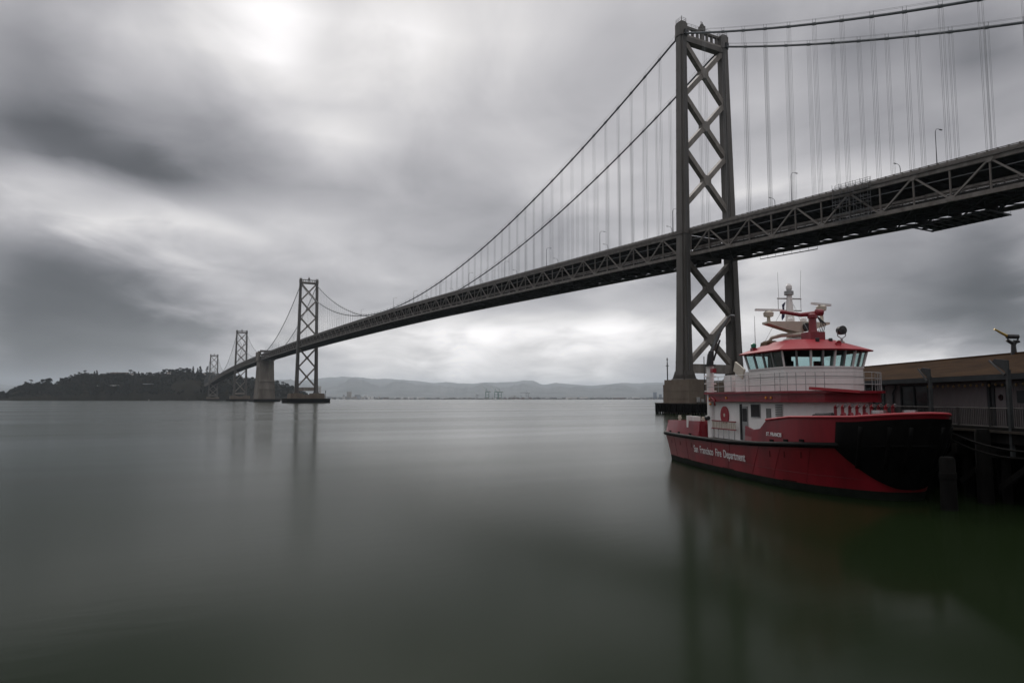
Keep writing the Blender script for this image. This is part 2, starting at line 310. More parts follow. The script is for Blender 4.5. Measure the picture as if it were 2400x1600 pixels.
# ---- towers
def cruci(cx, cy, a, b, z, n=0.34):
    """stepped cross section of a tower leg"""
    na, nb = a*(1-n), b*(1-n)
    return [(cx+p, cy+q, z) for p, q in ((-a, -nb), (-na, -nb), (-na, -b), (na, -b), (na, -nb), (a, -nb), (a, nb), (na, nb), (na, b), (-na, b), (-na, nb), (-a, nb))]
def tower(sx, H, dk, levels, strut, ptop, ftop, fend, pier, label, sc_=1.0, detail=True):
    """H cap top, dk parapet height, levels: (X centres above, spacing, centres below, spacing)"""
    t = thing('bridge_tower', label, 'bridge tower', (sx, 0, 0), group='steel towers of the suspension bridge')
    zleg = H - 4.2
    def yc(z): return 10.15 + (1-(z-12)/(H-12))*2.0
    def ab(z):
        zz = 12 + (z-12)*(141.5-12)/(H-12)
        hs = np.interp(zz, [11, 14, 18, 25, 50, 78, 126, 142], [5.5, 5.2, 4.95, 4.6, 4.1, 3.85, 3.3, 3.15])*sc_
        return hs*0.55, hs*0.45
    for sg in (1, -1):
        mb = MB(); zs = [ptop, 14, 18, 25, 37, 50, 64, 78, 95, 110, 126, 137.3]
        zs = [ptop + (z-12)*(zleg-ptop)/(137.3-12) if i else ptop for i, z in enumerate(zs)]
        rings = [cruci(sx, sg*yc(z), *ab(z), z) for z in zs]
        mb.loft(rings)
        if detail:
            for z in np.arange(ptop+6, zleg-3, 7.6):
                a, b = ab(z); r1 = cruci(sx, sg*yc(z), a+.045, b+.045, z); r2 = cruci(sx, sg*yc(z+.35), a+.045, b+.045, z+.35); mb.loft([r1, r2])
        leg = mb.build('leg', STEEL, t); sub_off(leg, t)
        a, b = ab(H-5); y = sg*yc(H-2)
        c = MB(); c.prism([(sx+p*(a+.35), y+q*(b+.3)) for p, q in ((-1, -.6), (-.6, -1), (.6, -1), (1, -.6), (1, .6), (.6, 1), (-.6, 1), (-1, .6))], zleg-1.2, H-0.9)
        c.prism([(sx+p*(a-.25), y+q*(b-.25)) for p, q in ((-1, -1), (1, -1), (1, 1), (-1, 1))], H-0.9, H)
        c.build('leg_cap', STEEL, t)
        c = MB()
        for p, q in ((-1, -1), (1, -1), (1, 1), (-1, 1), (0, 1), (0, -1)): c.tube([(sx+p*(a-.3), y+q*(b-.3), H), (sx+p*(a-.3), y+q*(b-.3), H+1.2)], .05, 5)
        for h in (.6, 1.2):
            for (p, q), (p2, q2) in zip(((-1, -1), (1, -1), (1, 1), (-1, 1)), ((1, -1), (1, 1), (-1, 1), (-1, -1))): c.beam((sx+p*(a-.3), y+q*(b-.3), H+h), (sx+p2*(a-.3), y+q2*(b-.3), H+h), .07, .07)
        c.build('cap_railing', STEEL, t)
        if sg == 1 and detail:
            MB().tube([(sx-.4, y, H), (sx-.4, y, H+2.6)], .09, 6).build('beacon', STEEL, t)
        # saddle housings where the cable leaves the leg
        zz = ZC(sx)
        for d in (-1, 1): MB().box((sx+d*(a+.5), sg*YT, zz-0.55), (1.0, 1.4, 1.8)).build('cable_saddle', DARKM, t)
        # belt at deck level
        a, b = ab(dk-3); c = MB(); r1 = cruci(sx, sg*yc(dk-1), a+.3, b+.3, dk-2.2, .3); r2 = [(p[0], p[1], dk-.9) for p in r1]; c.loft([r1, r2]); c.build('deck_belt', STEEL, t)
        # flared shoe with fins
        a, b = ab(12.2*1.0); y = sg*yc(13); c = MB()
        c.loft([cruci(sx, y, a+.9, b+.9, ptop, .22), cruci(sx, y, a+.75, b+.75, ptop+.35, .22)])
        nf = 9 if detail else 4
        for k in range(nf):
            u = -1 + 2*(k+.5)/nf
            for d in (-1, 1):
                for (x0, y0, dx, dy) in ((sx+u*a*.95, y+d*b, 0, d), (sx+d*a, y+u*b*.95, d, 0)):
                    ex, ey = (.06, 0) if dx == 0 else (0, .06)
                    P = [(x0-dx*.5, y0-dy*.5, ptop+3.0), (x0-dx*.5, y0-dy*.5, ptop+.3), (x0+dx*.75, y0+dy*.75, ptop+.3)]
                    V = [(p[0]-ex, p[1]-ey, p[2]) for p in P] + [(p[0]+ex, p[1]+ey, p[2]) for p in P]
                    c.add(V, [(0, 1, 2), (5, 4, 3), (0, 3, 4, 1), (1, 4, 5, 2), (2, 5, 3, 0)])
        c.build('base_shoe', STEEL, t)
    if detail:
        m = MB(); P = [(sx-ab(z)[0]-.12, yc(z)+.35, z) for z in np.linspace(ptop+3.2, zleg-2, 14)]; m.tube(P, .09, 6); m.build('drain_pipe', LAMPG, t)
        m = MB()
        for d in (-.25, .25): m.tube([(p[0]+.02, p[1]-.95+d, p[2]) for p in P], .035, 4)
        for k in range(13):
            for u in np.arange(0, 1, .12): q = Vector(P[k]).lerp(Vector(P[k+1]), u); m.beam((q.x, q.y-1.2, q.z), (q.x, q.y-.7, q.z), .04, .04)
        m.build('ladder', LAMPG, t)
    # X bracing, each arm a box girder; octagonal gusset at the crossing
    def xbrace(zc, sp):
        z0, z1 = zc-sp/2, zc+sp/2; w = 1.75*sc_; d = 1.9*sc_
        y0 = yc(z0)-ab(z0)[1]*.55; y1 = yc(z1)-ab(z1)[1]*.55
        hub = MB(); r = 1.9*sc_
        hub.loft([[(sx+e*(d/2+.12), r*math.cos(PI/8+k*PI/4), zc+r*1.06*math.sin(PI/8+k*PI/4)) for k in range(8)] for e in (-1, 1)])
        hub.build('brace_hub', BRACE, t)
        for sg in (1, -1):
            for zz, yy in ((z0, y0), (z1, y1)):
                dv = Vector((0, sg*yy, zz)) - Vector((0, 0, zc)); st = dv.normalized()*(r*.8)
                mb = MB(); mb.beam((sx, st.y, zc+st.z), (sx, sg*yy, zz), w, d, (1, 0, 0)); mb.build('brace_arm', BRACE, t)
                g = MB(); sgn = 1 if zz > zc else -1
                P = [(sg*(yy+.3), zz+sgn*.6), (sg*(yy-1.5), zz-sgn*2.0), (sg*(yy+.2), zz-sgn*2.9)]
                V = [(sx-d/2-.1, *p) for p in P] + [(sx+d/2+.1, *p) for p in P]
                g.add(V, [(0, 1, 2), (5, 4, 3), (0, 3, 4, 1), (1, 4, 5, 2), (2, 5, 3, 0)]); g.build('gusset', BRACE, t)
    for zc in levels[0]: xbrace(zc, levels[1])
    for zc in levels[2]: xbrace(zc, levels[3])
    z0, z1 = strut
    yy = yc(z0)-ab(z0)[1]*.5
    MB().bb(sx-1.0, sx+1.0, -yy, yy, z0, z1).build('base_strut', BRACE, t)
    # portal at the top: deep girder, little posts, top rail
    yy = yc(H)-ab(H)[1]*.6
    pz = levels[0][0] + levels[1]/2
    MB().bb(sx-1.35, sx+1.35, -yy, yy, pz-.3, pz+1.5).build('portal_girder', STEEL, t)
    MB().bb(sx-1.05, sx+1.05, -yy, yy, pz+1.5, pz+2.4).build('portal_fascia', BRACE, t)
    MB().bb(sx-.55, sx+.55, -yy, yy, H-1.6, H-.8).build('portal_top_beam', STEEL, t)
    for k in range(-3, 4):
        w = 1.5 if k == 0 else .6
        MB().bb(sx-.45, sx+.45, k*2.35-w/2, k*2.35+w/2, pz+2.4, H-1.6).build('portal_post', STEEL, t)
    b = MB(); b.bb(sx-.9, sx+.9, -.95, .95, H-.8, H+1.2); b.bb(sx-.5, sx+.5, -.5, .5, H+1.2, H+2.0); b.tube([(sx, .3, H+2), (sx, .3, H+3.2)], .14, 6); b.tube([(sx, -.3, H+2), (sx, -.3, H+3.0)], .14, 6)
    b.build('beacon_house', STEEL, t)
    r = MB()
    for y in np.linspace(-yy, yy, 11): r.tube([(sx-.5, y, H-.8), (sx-.5, y, H+.3)], .04, 4)
    r.beam((sx-.5, -yy, H+.3), (sx-.5, yy, H+.3), .07, .07); r.beam((sx-.5, -yy, H-.25), (sx-.5, yy, H-.25), .06, .06); r.build('portal_railing', STEEL, t)
    # concrete pier: base plus a raised pedestal under each leg
    hx, hy = pier
    p = MB(); p.bb(sx-hx, sx+hx, -hy, hy, -2, ptop-1.7)
    if detail:
        for z in (ptop-6.5, ptop-3.9): p.bb(sx-hx-.06, sx+hx+.06, -hy-.06, hy+.06, z, z+.12)
    p.build('concrete_pier', CONC, t)
    for sg in (1, -1):
        y = sg*yc(12); MB().bb(sx-hx+.35, sx+hx-.35, min(max(y-sg*6.2, -hy+.3), hy-.3) if sg > 0 else -hy+.3, hy-.3 if sg > 0 else y+6.2, ptop-1.7, ptop).build('leg_pedestal', CONC, t)
    # timber fender ring
    fx, fy = fend
    f = MB()
    for e in (-1, 1):
        f.bb(sx+e*fx-.5, sx+e*fx+.5, -fy-.5, fy+.5, .6, ftop-.35); f.bb(sx-fx+.5, sx+fx-.5, e*fy-.5, e*fy+.5, .6, ftop-.35)
    f.build('fender_frame', TIMB, t)
    f = MB()
    for e in (-1, 1):
        f.bb(sx+min(e*hx, e*(fx+.6)), sx+max(e*hx, e*(fx+.6)), -fy-.6, fy+.6, ftop-.35, ftop); f.bb(sx-hx, sx+hx, min(e*hy, e*(fy+.6)), max(e*hy, e*(fy+.6)), ftop-.35, ftop)
    f.build('fender_walkway', TIMB_T, t)
    me = MB().box((0, 0, 0), (.36, .36, ftop+1.4)).mesh('fender_post', TIMB)
    st = 1.15 if detail else 3.2
    for e in (-1, 1):
        for y in np.arange(-fy, fy+.1, st): inst('fender_post', me, t, Matrix.Translation((sx+e*(fx+.75), y, (ftop-1.9)/2)))
        for x in np.arange(-fx, fx+.1, st): inst('fender_post', me, t, Matrix.Translation((sx+x, e*(fy+.75), (ftop-1.9)/2)))
    return t
TW2 = tower(0, 142.0, T(0), ((124.9, 104.6, 84.3), 20.35, (44.9, 26.3), 18.6), (14.1, 17.3), 11.7, 3.75, (8.2, 17.6), (6.5, 16.2), 'nearest and tallest looking steel bridge tower rising behind the red fireboat')
TW3 = tower(S3, 158.3, T(S3), ((141.3, 119.6, 97.8), 21.7, (57.0, 33.0), 24.0), (15.2, 19.6), 12.0, 5.6, (15, 26), (11, 21), 'second bridge tower from the right, left of the middle, fully visible above open water', 1.05)
TW5 = tower(S5, 155.0, T(S5), ((138.3, 116.8, 95.3), 21.5, (55.5, 32.0), 23.5), (15.0, 18.6), 12.0, 5.0, (15, 26), (11, 20), 'third bridge tower from the right, just left of the massive concrete anchorage', 1.05, False)
TW6 = tower(S6, 142.6, T(S6), ((126.0, 105.6, 85.2), 20.4, (44, 25.5), 18.6), (14.0, 17.0), 11.0, 5.0, (14, 24), (10, 18), 'farthest and smallest bridge tower standing against the dark wooded island', 1.0, False)

def pier_fittings():
    for y, lab in ((15.4, 'thin dark light mast on the left end of the nearest tower pier'),):
        t = thing('light_mast', lab, 'light mast', (5.0, y, 11.7))
        MB().tube([(5, y, 11.7), (5, y, 17.2), (5, y, 17.3), (5, y, 18.6)], [.2, .2, .2, .12], 8).build('pole', DARKM, t)
        MB().bb(4.6, 5.4, y-.4, y+.4, 16.6, 16.8).build('crossarm', DARKM, t)
        MB().lathe([(.22, 18.6), (.26, 18.8), (.1, 19.6)], (5, y, 0), 8).build('lantern', DARKM, t)
    t = thing('light_mast', 'thin dark light mast in front of the nearest tower leg base', 'light mast', (-6.2, 9.5, 3.75))
    MB().tube([(-6.9, 9.5, 3.75), (-6.9, 9.5, 19.5)], .14, 8).build('pole', DARKM, t)
    MB().bb(-7.0, -6.8, 8.4, 10.6, 16.6, 16.8).build('crossarm', DARKM, t)
    for y, w, h, lab in ((12.8, .9, 1.6, 'taller pale equipment cabinet on the nearest tower pier'), (10.9, .8, 1.0, 'shorter pale equipment cabinet on the nearest tower pier')):
        t = thing('equipment_cabinet', lab, 'cabinet', (-7.2, y, 3.75), group='equipment cabinets on the nearest pier')
        MB().bb(-7.6, -6.9, y-w/2, y+w/2, 4.05, 4.05+h).build('cabinet_body', PALEBOX, t)
        MB().bb(-7.65, -7.6, y-w/2+.08, y+w/2-.08, 4.15, 3.95+h).build('cabinet_door', GALV, t)
        m = MB()
        for e in (-1, 1): m.bb(-7.5, -7.0, y+e*w*.35-.06, y+e*w*.35+.06, 3.75, 4.05)
        m.build('stand', DARKM, t)
    t = thing('warning_mast', 'thin dark post on the right end of the second tower fender', 'post', (S3-13, -20, 5.6))
    MB().tube([(S3-13, -21.5, 5.6), (S3-13, -21.5, 13.5)], .3, 6).build('pole', DARKM, t); MB().lathe([(.5, 13.5), (.5, 15.0), (.2, 15.6)], (S3-13, -21.5, 0), 8).build('lantern', DARKM, t)
pier_fittings()

# ---- decks
def strip(mb, ss, y0, y1, z0, z1):
    """box-section member that follows the deck profile between offsets z0..z1 below/above the parapet line"""
    mb.loft([[(s, y0, T(s)+z0), (s, y1, T(s)+z0), (s, y1, T(s)+z1), (s, y0, T(s)+z1)] for s in ss])
def span(name_label, s0, s1, n, fine, x_from=None):
    c = (s0+s1)/2
    t = thing('bridge_deck', name_label, 'bridge deck', (c, 0, T(c)-10), group='double deck truss spans of the suspension bridge')
    nod = [s0 + (s1-s0)*k/n for k in range(n+1)]
    if x_from is not None: nod = [s for s in nod if s >= x_from]; 
    k0 = n + 1 - len(nod)
    ss = nod
    for e, nm in ((1, 'near'), (-1, 'far')):
        a, b = sorted((e*(YT-.32), e*(YT+.32)))
        m = MB(); strip(m, ss, a, b, -2.4, -1.4); o = m.build('top_chord', TRUSS, t)
        m = MB(); strip(m, ss, a, b, -10.05, -9.0); m.build('bottom_chord', TRUSS, t)
        # parapet: edge beam, cornice and rail
        a, b = sorted((e*(YT-.55), e*(YT+.62)))
        m = MB(); strip(m, ss, a, b, -1.4, -.95); m.build('deck_edge', STEEL, t)
        a, b = sorted((e*(YT+.30), e*(YT+.50)))
        m = MB(); strip(m, ss, a, b, -.95, -.3); strip(m, ss, a, b, -.17, -.02)
        if fine or e == 1:
            dd = (nod[1]-nod[0])/4
            for s in np.arange(ss[0]+.2, ss[-1], dd): m.bb(s-.13, s+.13, min(e*(YT+.2), e*(YT+.58)), max(e*(YT+.2), e*(YT+.58)), T(s)-1.35, T(s)-.0)
        m.build('parapet', TRUSS, t)
        if fine:
            m = MB()
            a, b = sorted((e*8.35, e*8.6)); dd = (nod[1]-nod[0])/3
            strip(m, ss, a, b, -7.2, -6.6); strip(m, ss, a, b, -7.75, -7.45)
            for s in np.arange(ss[0]+1, ss[-1], dd): m.bb(s-.14, s+.14, a, b, T(s)-8.0, T(s)-6.55)
            m.build('lower_deck_barrier', TRUSS, t)
            m = MB(); a, b = sorted((e*9.2, e*9.34)); strip(m, ss, a, b, -4.15, -3.95); m.build('conduit', LAMPG, t)
    m = MB(); strip(m, ss, -9.5, 9.5, -1.42, -1.05); m.build('upper_deck', DECKM, t)
    m = MB(); strip(m, ss, -9.1, 9.1, -8.3, -7.98); strip(m, ss, -9.1, -8.85, -8.72, -8.3); strip(m, ss, 8.85, 9.1, -8.72, -8.3); m.build('lower_deck', DECKM, t)
    m = MB()
    for s in nod:
        m.bb(s-.22, s+.22, -YT+.3, YT-.3, T(s)-9.8, T(s)-8.3)
        m.bb(s-.2, s+.2, -YT+.3, YT-.3, T(s)-2.6, T(s)-1.42)
    for i, s in enumerate(nod[:-1]):
        q = nod[i+1]
        m.beam((s, -YT, T(s)-9.6), (q, 0, T(q)-9.6), .3, .3); m.beam((s, YT, T(s)-9.6), (q, 0, T(q)-9.6), .3, .3)
        m.beam((s, 0, T(s)-9.6), (q, YT, T(q)-9.6), .3, .3); m.beam((s, 0, T(s)-9.6), (q, -YT, T(q)-9.6), .3, .3)
    for y in (-6, -3, 0, 3, 6): strip(m, ss, y-.15, y+.15, -8.9, -8.3)
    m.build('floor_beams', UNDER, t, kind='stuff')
    # truss web
    far = MB(); near = MB()
    ub = unit_box(TRUSS)
    gt = MB().prism([(-1.0, .0), (-.7, .6), (.7, .6), (1.0, .0), (.42, -.8), (-.42, -.8)], -.40, .40).mesh('gusset', TRUSS)
    GX = Matrix.Rotation(PI/2, 4, 'X')
    for i, s in enumerate(nod):
        k = i + k0; zt, zb = T(s)-1.9, T(s)-9.5
        odd = k % 2 == 1
        for e in (1, -1):
            if fine and e == 1:
                inst('vertical', ub, t, beam_mx((s, e*YT, zb), (s, e*YT, zt), .36, .34))
                g = inst('gusset', gt, t, Matrix.Translation((s, e*YT, zt-.1 if odd else zb+.1)) @ GX @ (Matrix.Scale(-1, 4, (0, 1, 0)) if not odd else Matrix.Identity(4)) @ Matrix.Scale(1.0 if odd else 1.15, 4, (1, 0, 0)))
            else: (near if e == 1 else far).beam((s, e*YT, zb), (s, e*YT, zt), .42, .42)
            if i < len(nod)-1:
                q = nod[i+1]; p0 = (s, e*YT, zt if odd else zb); p1 = (q, e*YT, (T(q)-9.5) if odd else (T(q)-1.9))
                if fine and e == 1: inst('diagonal', ub, t, beam_mx(p0, p1, .45, .42))
                else: (near if e == 1 else far).beam(p0, p1, .5, .55)
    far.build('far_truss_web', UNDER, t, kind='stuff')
    if near.v: near.build('near_truss_web', TRUSS, t, kind='stuff')
    return t, nod
D1, NOD1 = span('bridge deck span running to the right frame edge, nearest to the viewer', -353.6, -2.5, 40, True, -230)
D2, NOD2 = span('long main bridge deck span between the nearest and the second tower', 3.5, S3-3.5, 80, True)
D3, NOD3 = span('bridge deck span between the second tower and the concrete anchorage', S3+3.5, S4-18, 38, False)
D4, NOD4 = span('bridge deck span between the concrete anchorage and the third tower', S4+18, S5-3.5, 38, False)
D5, NOD5 = span('bridge deck span between the two farthest towers', S5+3.5, S6-3.5, 80, False)
D6, NOD6 = span('bridge deck span from the farthest tower into the island hillside', S6+3.5, SE, 40, False)

# ---- main cables with suspenders
def cable(e, a, b, nods, label, fine):
    t = thing('main_cable', label, 'bridge cable', (a, e*YT, ZC(a)), group='main cables of the suspension bridge')
    ss = np.linspace(a, b, int((b-a)/6)+2)
    MB().tube([(s, e*YT, ZC(s)) for s in ss], .36, 10).build('cable', CABLE, t, smooth=True)
    if fine:
        m = MB()
        for d in (-.42, .42): m.tube([(s, e*YT+d, ZC(s)+1.35) for s in ss], .035, 4)
        m.build('hand_rope', ROPE, t)
        band = MB().lathe([(.40, -.55), (.47, -.5), (.47, .5), (.40, .55)], n=10, axis='x').mesh('cable_band', CABLE)
        band2 = band
    rest = MB()
    for s in nods:
        zc, zd = ZC(s), T(s)-1.2
        if s < a+1 or s > b-1: continue
        sl = math.atan2(ZC(s+1)-ZC(s-1), 2)
        if fine: inst('cable_band', band, t, Matrix.Translation((s, e*YT, zc)) @ Matrix.Rotation(-sl, 4, 'Y'))
        if fine:
            m = MB()
            for dx in (-.5, .5): m.tube([(s+dx, e*YT, zc+.3+dx*math.tan(sl)), (s+dx, e*YT, zc+1.45+dx*math.tan(sl))], .05, 4)
            m.build('hand_rope_post', DARKM, t)
        if zc < zd+1.0: continue
        m = MB() if fine else rest
        for dx in (-.45, .45):
            for dy in ((-.3, .3) if fine else (0,)):
                m.tube([(s+dx, e*YT+dy, zd), (s+dx, e*YT+dy, zc)], .033 if fine else .045, 5, cap=False)
        if fine: m.build('suspender', ROPE, t)
    if not fine and rest.v: rest.build('suspenders', ROPE, t, kind='stuff')
W = [s for s in NOD1[:-1] + NOD2[1:-1] + NOD3[1:]]
EN = [s for s in NOD4[:-1] + NOD5[1:-1] + NOD6[1:]]
cable(1, -300, S4-4, W, 'near main cable of the bridge draped over the left legs of the first two towers', True)
cable(-1, -300, S4-4, W, 'far main cable of the bridge draped over the right legs of the first two towers', True)
cable(1, S4+4, SE, EN, 'near main cable over the left legs of the two farthest towers', False)
cable(-1, S4+4, SE, EN, 'far main cable over the right legs of the two farthest towers', False)

# ---- central anchorage
def anchorage():
    t = thing('concrete_anchorage', 'massive pale concrete bridge anchorage between the second and third towers', 'anchorage', (S4, 0, 0))
    m = MB()
    def ring(hx, hy, z): return [(S4-hx, -hy, z), (S4+hx, -hy, z), (S4+hx, hy, z), (S4-hx, hy, z)]
    m.loft([ring(30, 13.6, -2), ring(28.6, 13.2, 22)]); m.loft([ring(27.8, 12.7, 22), ring(25.6, 12.2, 36)]); m.loft([ring(25, 11.9, 36), ring(20, 11.4, 70.5)])
    m.build('shaft', CONC_L, t)
    m = MB(); m.loft([ring(29.2, 13.45, 20.4), ring(29.2, 13.45, 22.1)]); m.loft([ring(27.2, 12.9, 34.6), ring(26.6, 12.75, 36.1)]); m.build('ledge', CONC_L, t)
    for e in (1, -1):
        m = MB(); m.bb(S4-18.5, S4+18.5, min(e*11.2, e*13.6), max(e*11.2, e*13.6), 70.5, 85.4); m.build('side_wall', CONC_L, t)
    for e in (-1, 1): MB().bb(S4+e*14-1.2, S4+e*14+1.2, -10, 10, 86.4, 88.3).build('cross_beam', STEEL, t)
    for e in (-1, 1):
        for y in (-1, 1): MB().bb(S4+e*14-1, S4+e*14+1, y*10-.9, y*10+.9, 80, 88.3).build('portal_column', STEEL, t)
    for x in (-10, 0, 10):
        MB().bb(S4+x-2, S4+x+2, -12.3, 12.3, 36.2, 60).build('shaft_rib', CONC_L, t)
    MB().bb(S4-21, S4-19.0, -5.5, 5.5, 36, 69).build('end_pilaster', CONC_L, t)
    f = MB()
    for e in (-1, 1):
        f.bb(S4+e*36-.8, S4+e*36+.8, -20, 20, .3, 4.6); f.bb(S4-36, S4+36, e*20-.8, e*20+.8, .3, 4.6)
    f.build('fender_frame', TIMB, t)
    MB().bb(S4-36.5, S4+36.5, -20.5, 20.5, 4.6, 5.1).build('fender_walkway', TIMB_T, t)
anchorage()

# ---- street lamps on the bridge
def lamp_proto():
    p = MB().tube([(0, 0, 0), (0, 0, 8.6), (0, -.12, 9.2), (0, -.5, 9.65)], [.15, .1, .09, .07], 8).mesh('pole', LAMPG)
    a = MB().tube([(0, -.5, 9.65), (0, -1.1, 9.85), (0, -2.0, 9.9)], [.07, .06, .05], 6).mesh('arm', LAMPG)
    h = MB().box((0, -2.35, 9.85), (.32, .9, .17)).mesh('lamp_head', LAMPG)
    b = MB().box((0, 0, .3), (.45, .45, .6)).mesh('base', LAMPG)
    return (('pole', p), ('arm', a), ('lamp_head', h), ('base', b))
LP = lamp_proto()
def lamp(s, e, label, group):
    t = thing('street_lamp', label, 'street lamp', (s, e*(YT+.05), T(s)-.95), 0 if e > 0 else PI, group, False)
    for nm, me in LP:
        o = bpy.data.objects.new(nm, me); COL.objects.link(o); o.parent = t
def s_at(px, y, zoff):
    """station along the bridge of a lamp seen at photo column px on line y"""
    k = (px-1200)/1591.1
    d = FW + RT*k
    tt = (y - CAM.y)/d.y; return CAM.x + tt*d.x
LORD = 'first second third fourth fifth sixth seventh eighth ninth tenth eleventh twelfth'.split()
LN = [-87.5, -45.4]; LS = [-66.0, -22.0]
for i, s in enumerate(LN): lamp(s, 1, ['street lamp nearest the right frame edge on the near side of the bridge', 'street lamp on the near bridge edge midway between tower and right frame edge'][i], 'lamps on the right bridge span')
for i, s in enumerate(LS): lamp(s, -1, ['street lamp on the far bridge edge beside the camera platform in the right span', 'street lamp on the far bridge edge first to the right of the tower'][i], 'lamps on the right bridge span')
for i, s in enumerate((6.5, 52, 96, 140, 186, 232, 282, 328, 420, 510, 600, 660)): lamp(s, 1, 'near-edge street lamp on the main span, %s one left of the nearest tower' % LORD[i], 'near lamps on the main span')
for i, s in enumerate((30, 74, 118, 163, 209, 257, 305, 372, 465, 555, 630)): lamp(s, -1, 'far-edge street lamp on the main span, %s one left of the nearest tower' % LORD[i], 'far lamps on the main span')
for i, s in enumerate((745, 800, 860, 920, 985)): lamp(s, 1, 'tiny street lamp between second tower and concrete anchorage, %s one left of that tower' % LORD[i], 'lamps by the anchorage')

# ---- maintenance scaffold and hanging platform on the right span
def scaffold():
    sA, sB = -70.6, -60.2
    t = thing('maintenance_scaffold', 'wire scaffold cage hung on the truss side of the right bridge span', 'scaffold', ((sA+sB)/2, YT+1, T(-65)-9.5))
    y0, y1 = YT+.75, YT+1.9
    for s in np.linspace(sA, sB, 6):
        m = MB()
        for y in (y0, y1): m.tube([(s, y, T(s)-9.6), (s, y, T(s)+.9)], .05, 5)
        m.build('standard', LAMPG, t)
    for k, z in enumerate(np.linspace(-9.3, -.2, 6)):
        m = MB()
        for y in (y0, y1): m.beam((sA, y, T(sA)+z), (sB, y, T(sB)+z), .08, .08)
        for s in np.linspace(sA, sB, 6): m.beam((s, y0, T(s)+z), (s, y1, T(s)+z), .06, .06)
        m.build('ledger', LAMPG, t)
        if k % 2 == 0 and k: m = MB(); m.loft([[(s, y0, T(s)+z+.06), (s, y1, T(s)+z+.06), (s, y1, T(s)+z+.12), (s, y0, T(s)+z+.12)] for s in (sA, sB)]); m.build('platform', TIMB_T, t)
    m = MB(); zz = np.linspace(-9.3, -.2, 6); xs = np.linspace(sA, sB, 6)
    for i in range(5):
        for k in range(5):
            if (i+k) % 2 == 0: m.beam((xs[i], y1, T(xs[i])+zz[k]), (xs[i+1], y1, T(xs[i+1])+zz[k+1]), .05, .05)
    m.build('brace', LAMPG, t)
    m = MB()
    for s in np.linspace(sA, sB, 8): m.tube([(s, YT+.4, T(s)), (s, YT+.4, T(s)+1.1)], .04, 4)
    for h in (.55, 1.1): m.beam((sA, YT+.4, T(sA)+h), (sB, YT+.4, T(sB)+h), .06, .06)
    m.build('guard_rail', LAMPG, t)
    sA, sB = -93, -74
    t = thing('hanging_work_platform', 'dark work platform slung under the right bridge span', 'work platform', ((sA+sB)/2, 0, T(-84)-12.6))
    z = T((sA+sB)/2)-11.5; ya, yb = -9.8, -1
    m = MB()
    for y in (ya, (ya+yb)/2, yb): m.beam((sA, y, z), (sB, y, z), .35, .5)
    for s in np.linspace(sA, sB, 10): m.beam((s, ya-.8, z), (s, yb+.5, z), .2, .35)
    m.build('platform_frame', DARKM, t)
    MB().bb(sA+.5, sB-.5, ya, yb, z+.25, z+.36).build('platform_deck', TIMB, t)
    m = MB()
    for s in np.linspace(sA, sB, 10):
        for y in (ya-.7,): m.tube([(s, y, z), (s, y, z+1.1)], .04, 4)
    m.beam((sA, ya-.7, z+1.1), (sB, ya-.7, z+1.1), .06, .06); m.beam((sA, ya-.7, z+.55), (sB, ya-.7, z+.55), .05, .05)
    m.beam((sA, ya-.7, z+1.1), (sA-2.5, ya-.7, z+.9), .06, .06)
    m.build('guard_rail', DARKM, t)
    m = MB()
    for s in (sA+1, (sA+sB)/2, sB-1):
        for y in (ya+.6, yb): m.tube([(s, y, z), (s, y, T(s)-8.3)], .06, 5)
    m.build('hanger', DARKM, t)
    t = thing('inspection_rail', 'thin rail frame hanging under the right bridge span near the tower', 'rail', (-26, -9.5, T(-26)-12))
    m = MB(); m.beam((-38, -10.1, T(-38)-11.1), (-15, -10.1, T(-15)-11.1), .25, .25)
    for s in np.linspace(-38, -15, 8): m.tube([(s, -10.1, T(s)-11.1), (s, -10.1, T(s)-10)], .06, 4)
    m.build('rail', DARKM, t)
    t = thing('camera_platform', 'small bracket platform with camera post on the far parapet of the right span', 'camera post', (-71, -YT, T(-71)-1))
    MB().tube([(-71.5, -YT, T(-71)-1), (-71.5, -YT, T(-71)+3.2)], .09, 6).build('post', LAMPG, t)
    MB().bb(-72.1, -70.9, -YT-.4, -YT+.4, T(-71)+.9, T(-71)+1.3).build('cabinet', LAMPG, t); MB().bb(-71.8, -71.2, -YT-.3, -YT+.3, T(-71)+2.6, T(-71)+3.3).build('camera_head', DARKM, t)
scaffold()

# ------------------------------------------------------------------ far shore
def ray_pt(px, py, depth):
    """point at a horizontal distance `depth` ahead, seen at photo position px, py (used to lay the far shore out at its true bearings)"""
    kx, ky = (px-1200)/1591.1, (800-py)/1591.1
    F = Vector((FW.x*math.cos(PIT), FW.y*math.cos(PIT), math.sin(PIT))); U = RT.cross(F)
    d = F + RT*kx + U*ky; h = d.x*FW.x + d.y*FW.y
    return CAM + d*(depth/h)
def at(px, depth, z=0.0):
    p = ray_pt(px, 934.4, depth); return Vector((p.x, p.y, z))
from mathutils import noise as mn
def fbm(x, y, z=0, o=5):
    return mn.fractal(Vector((x, y, z)), 0.9, 2.1, o)

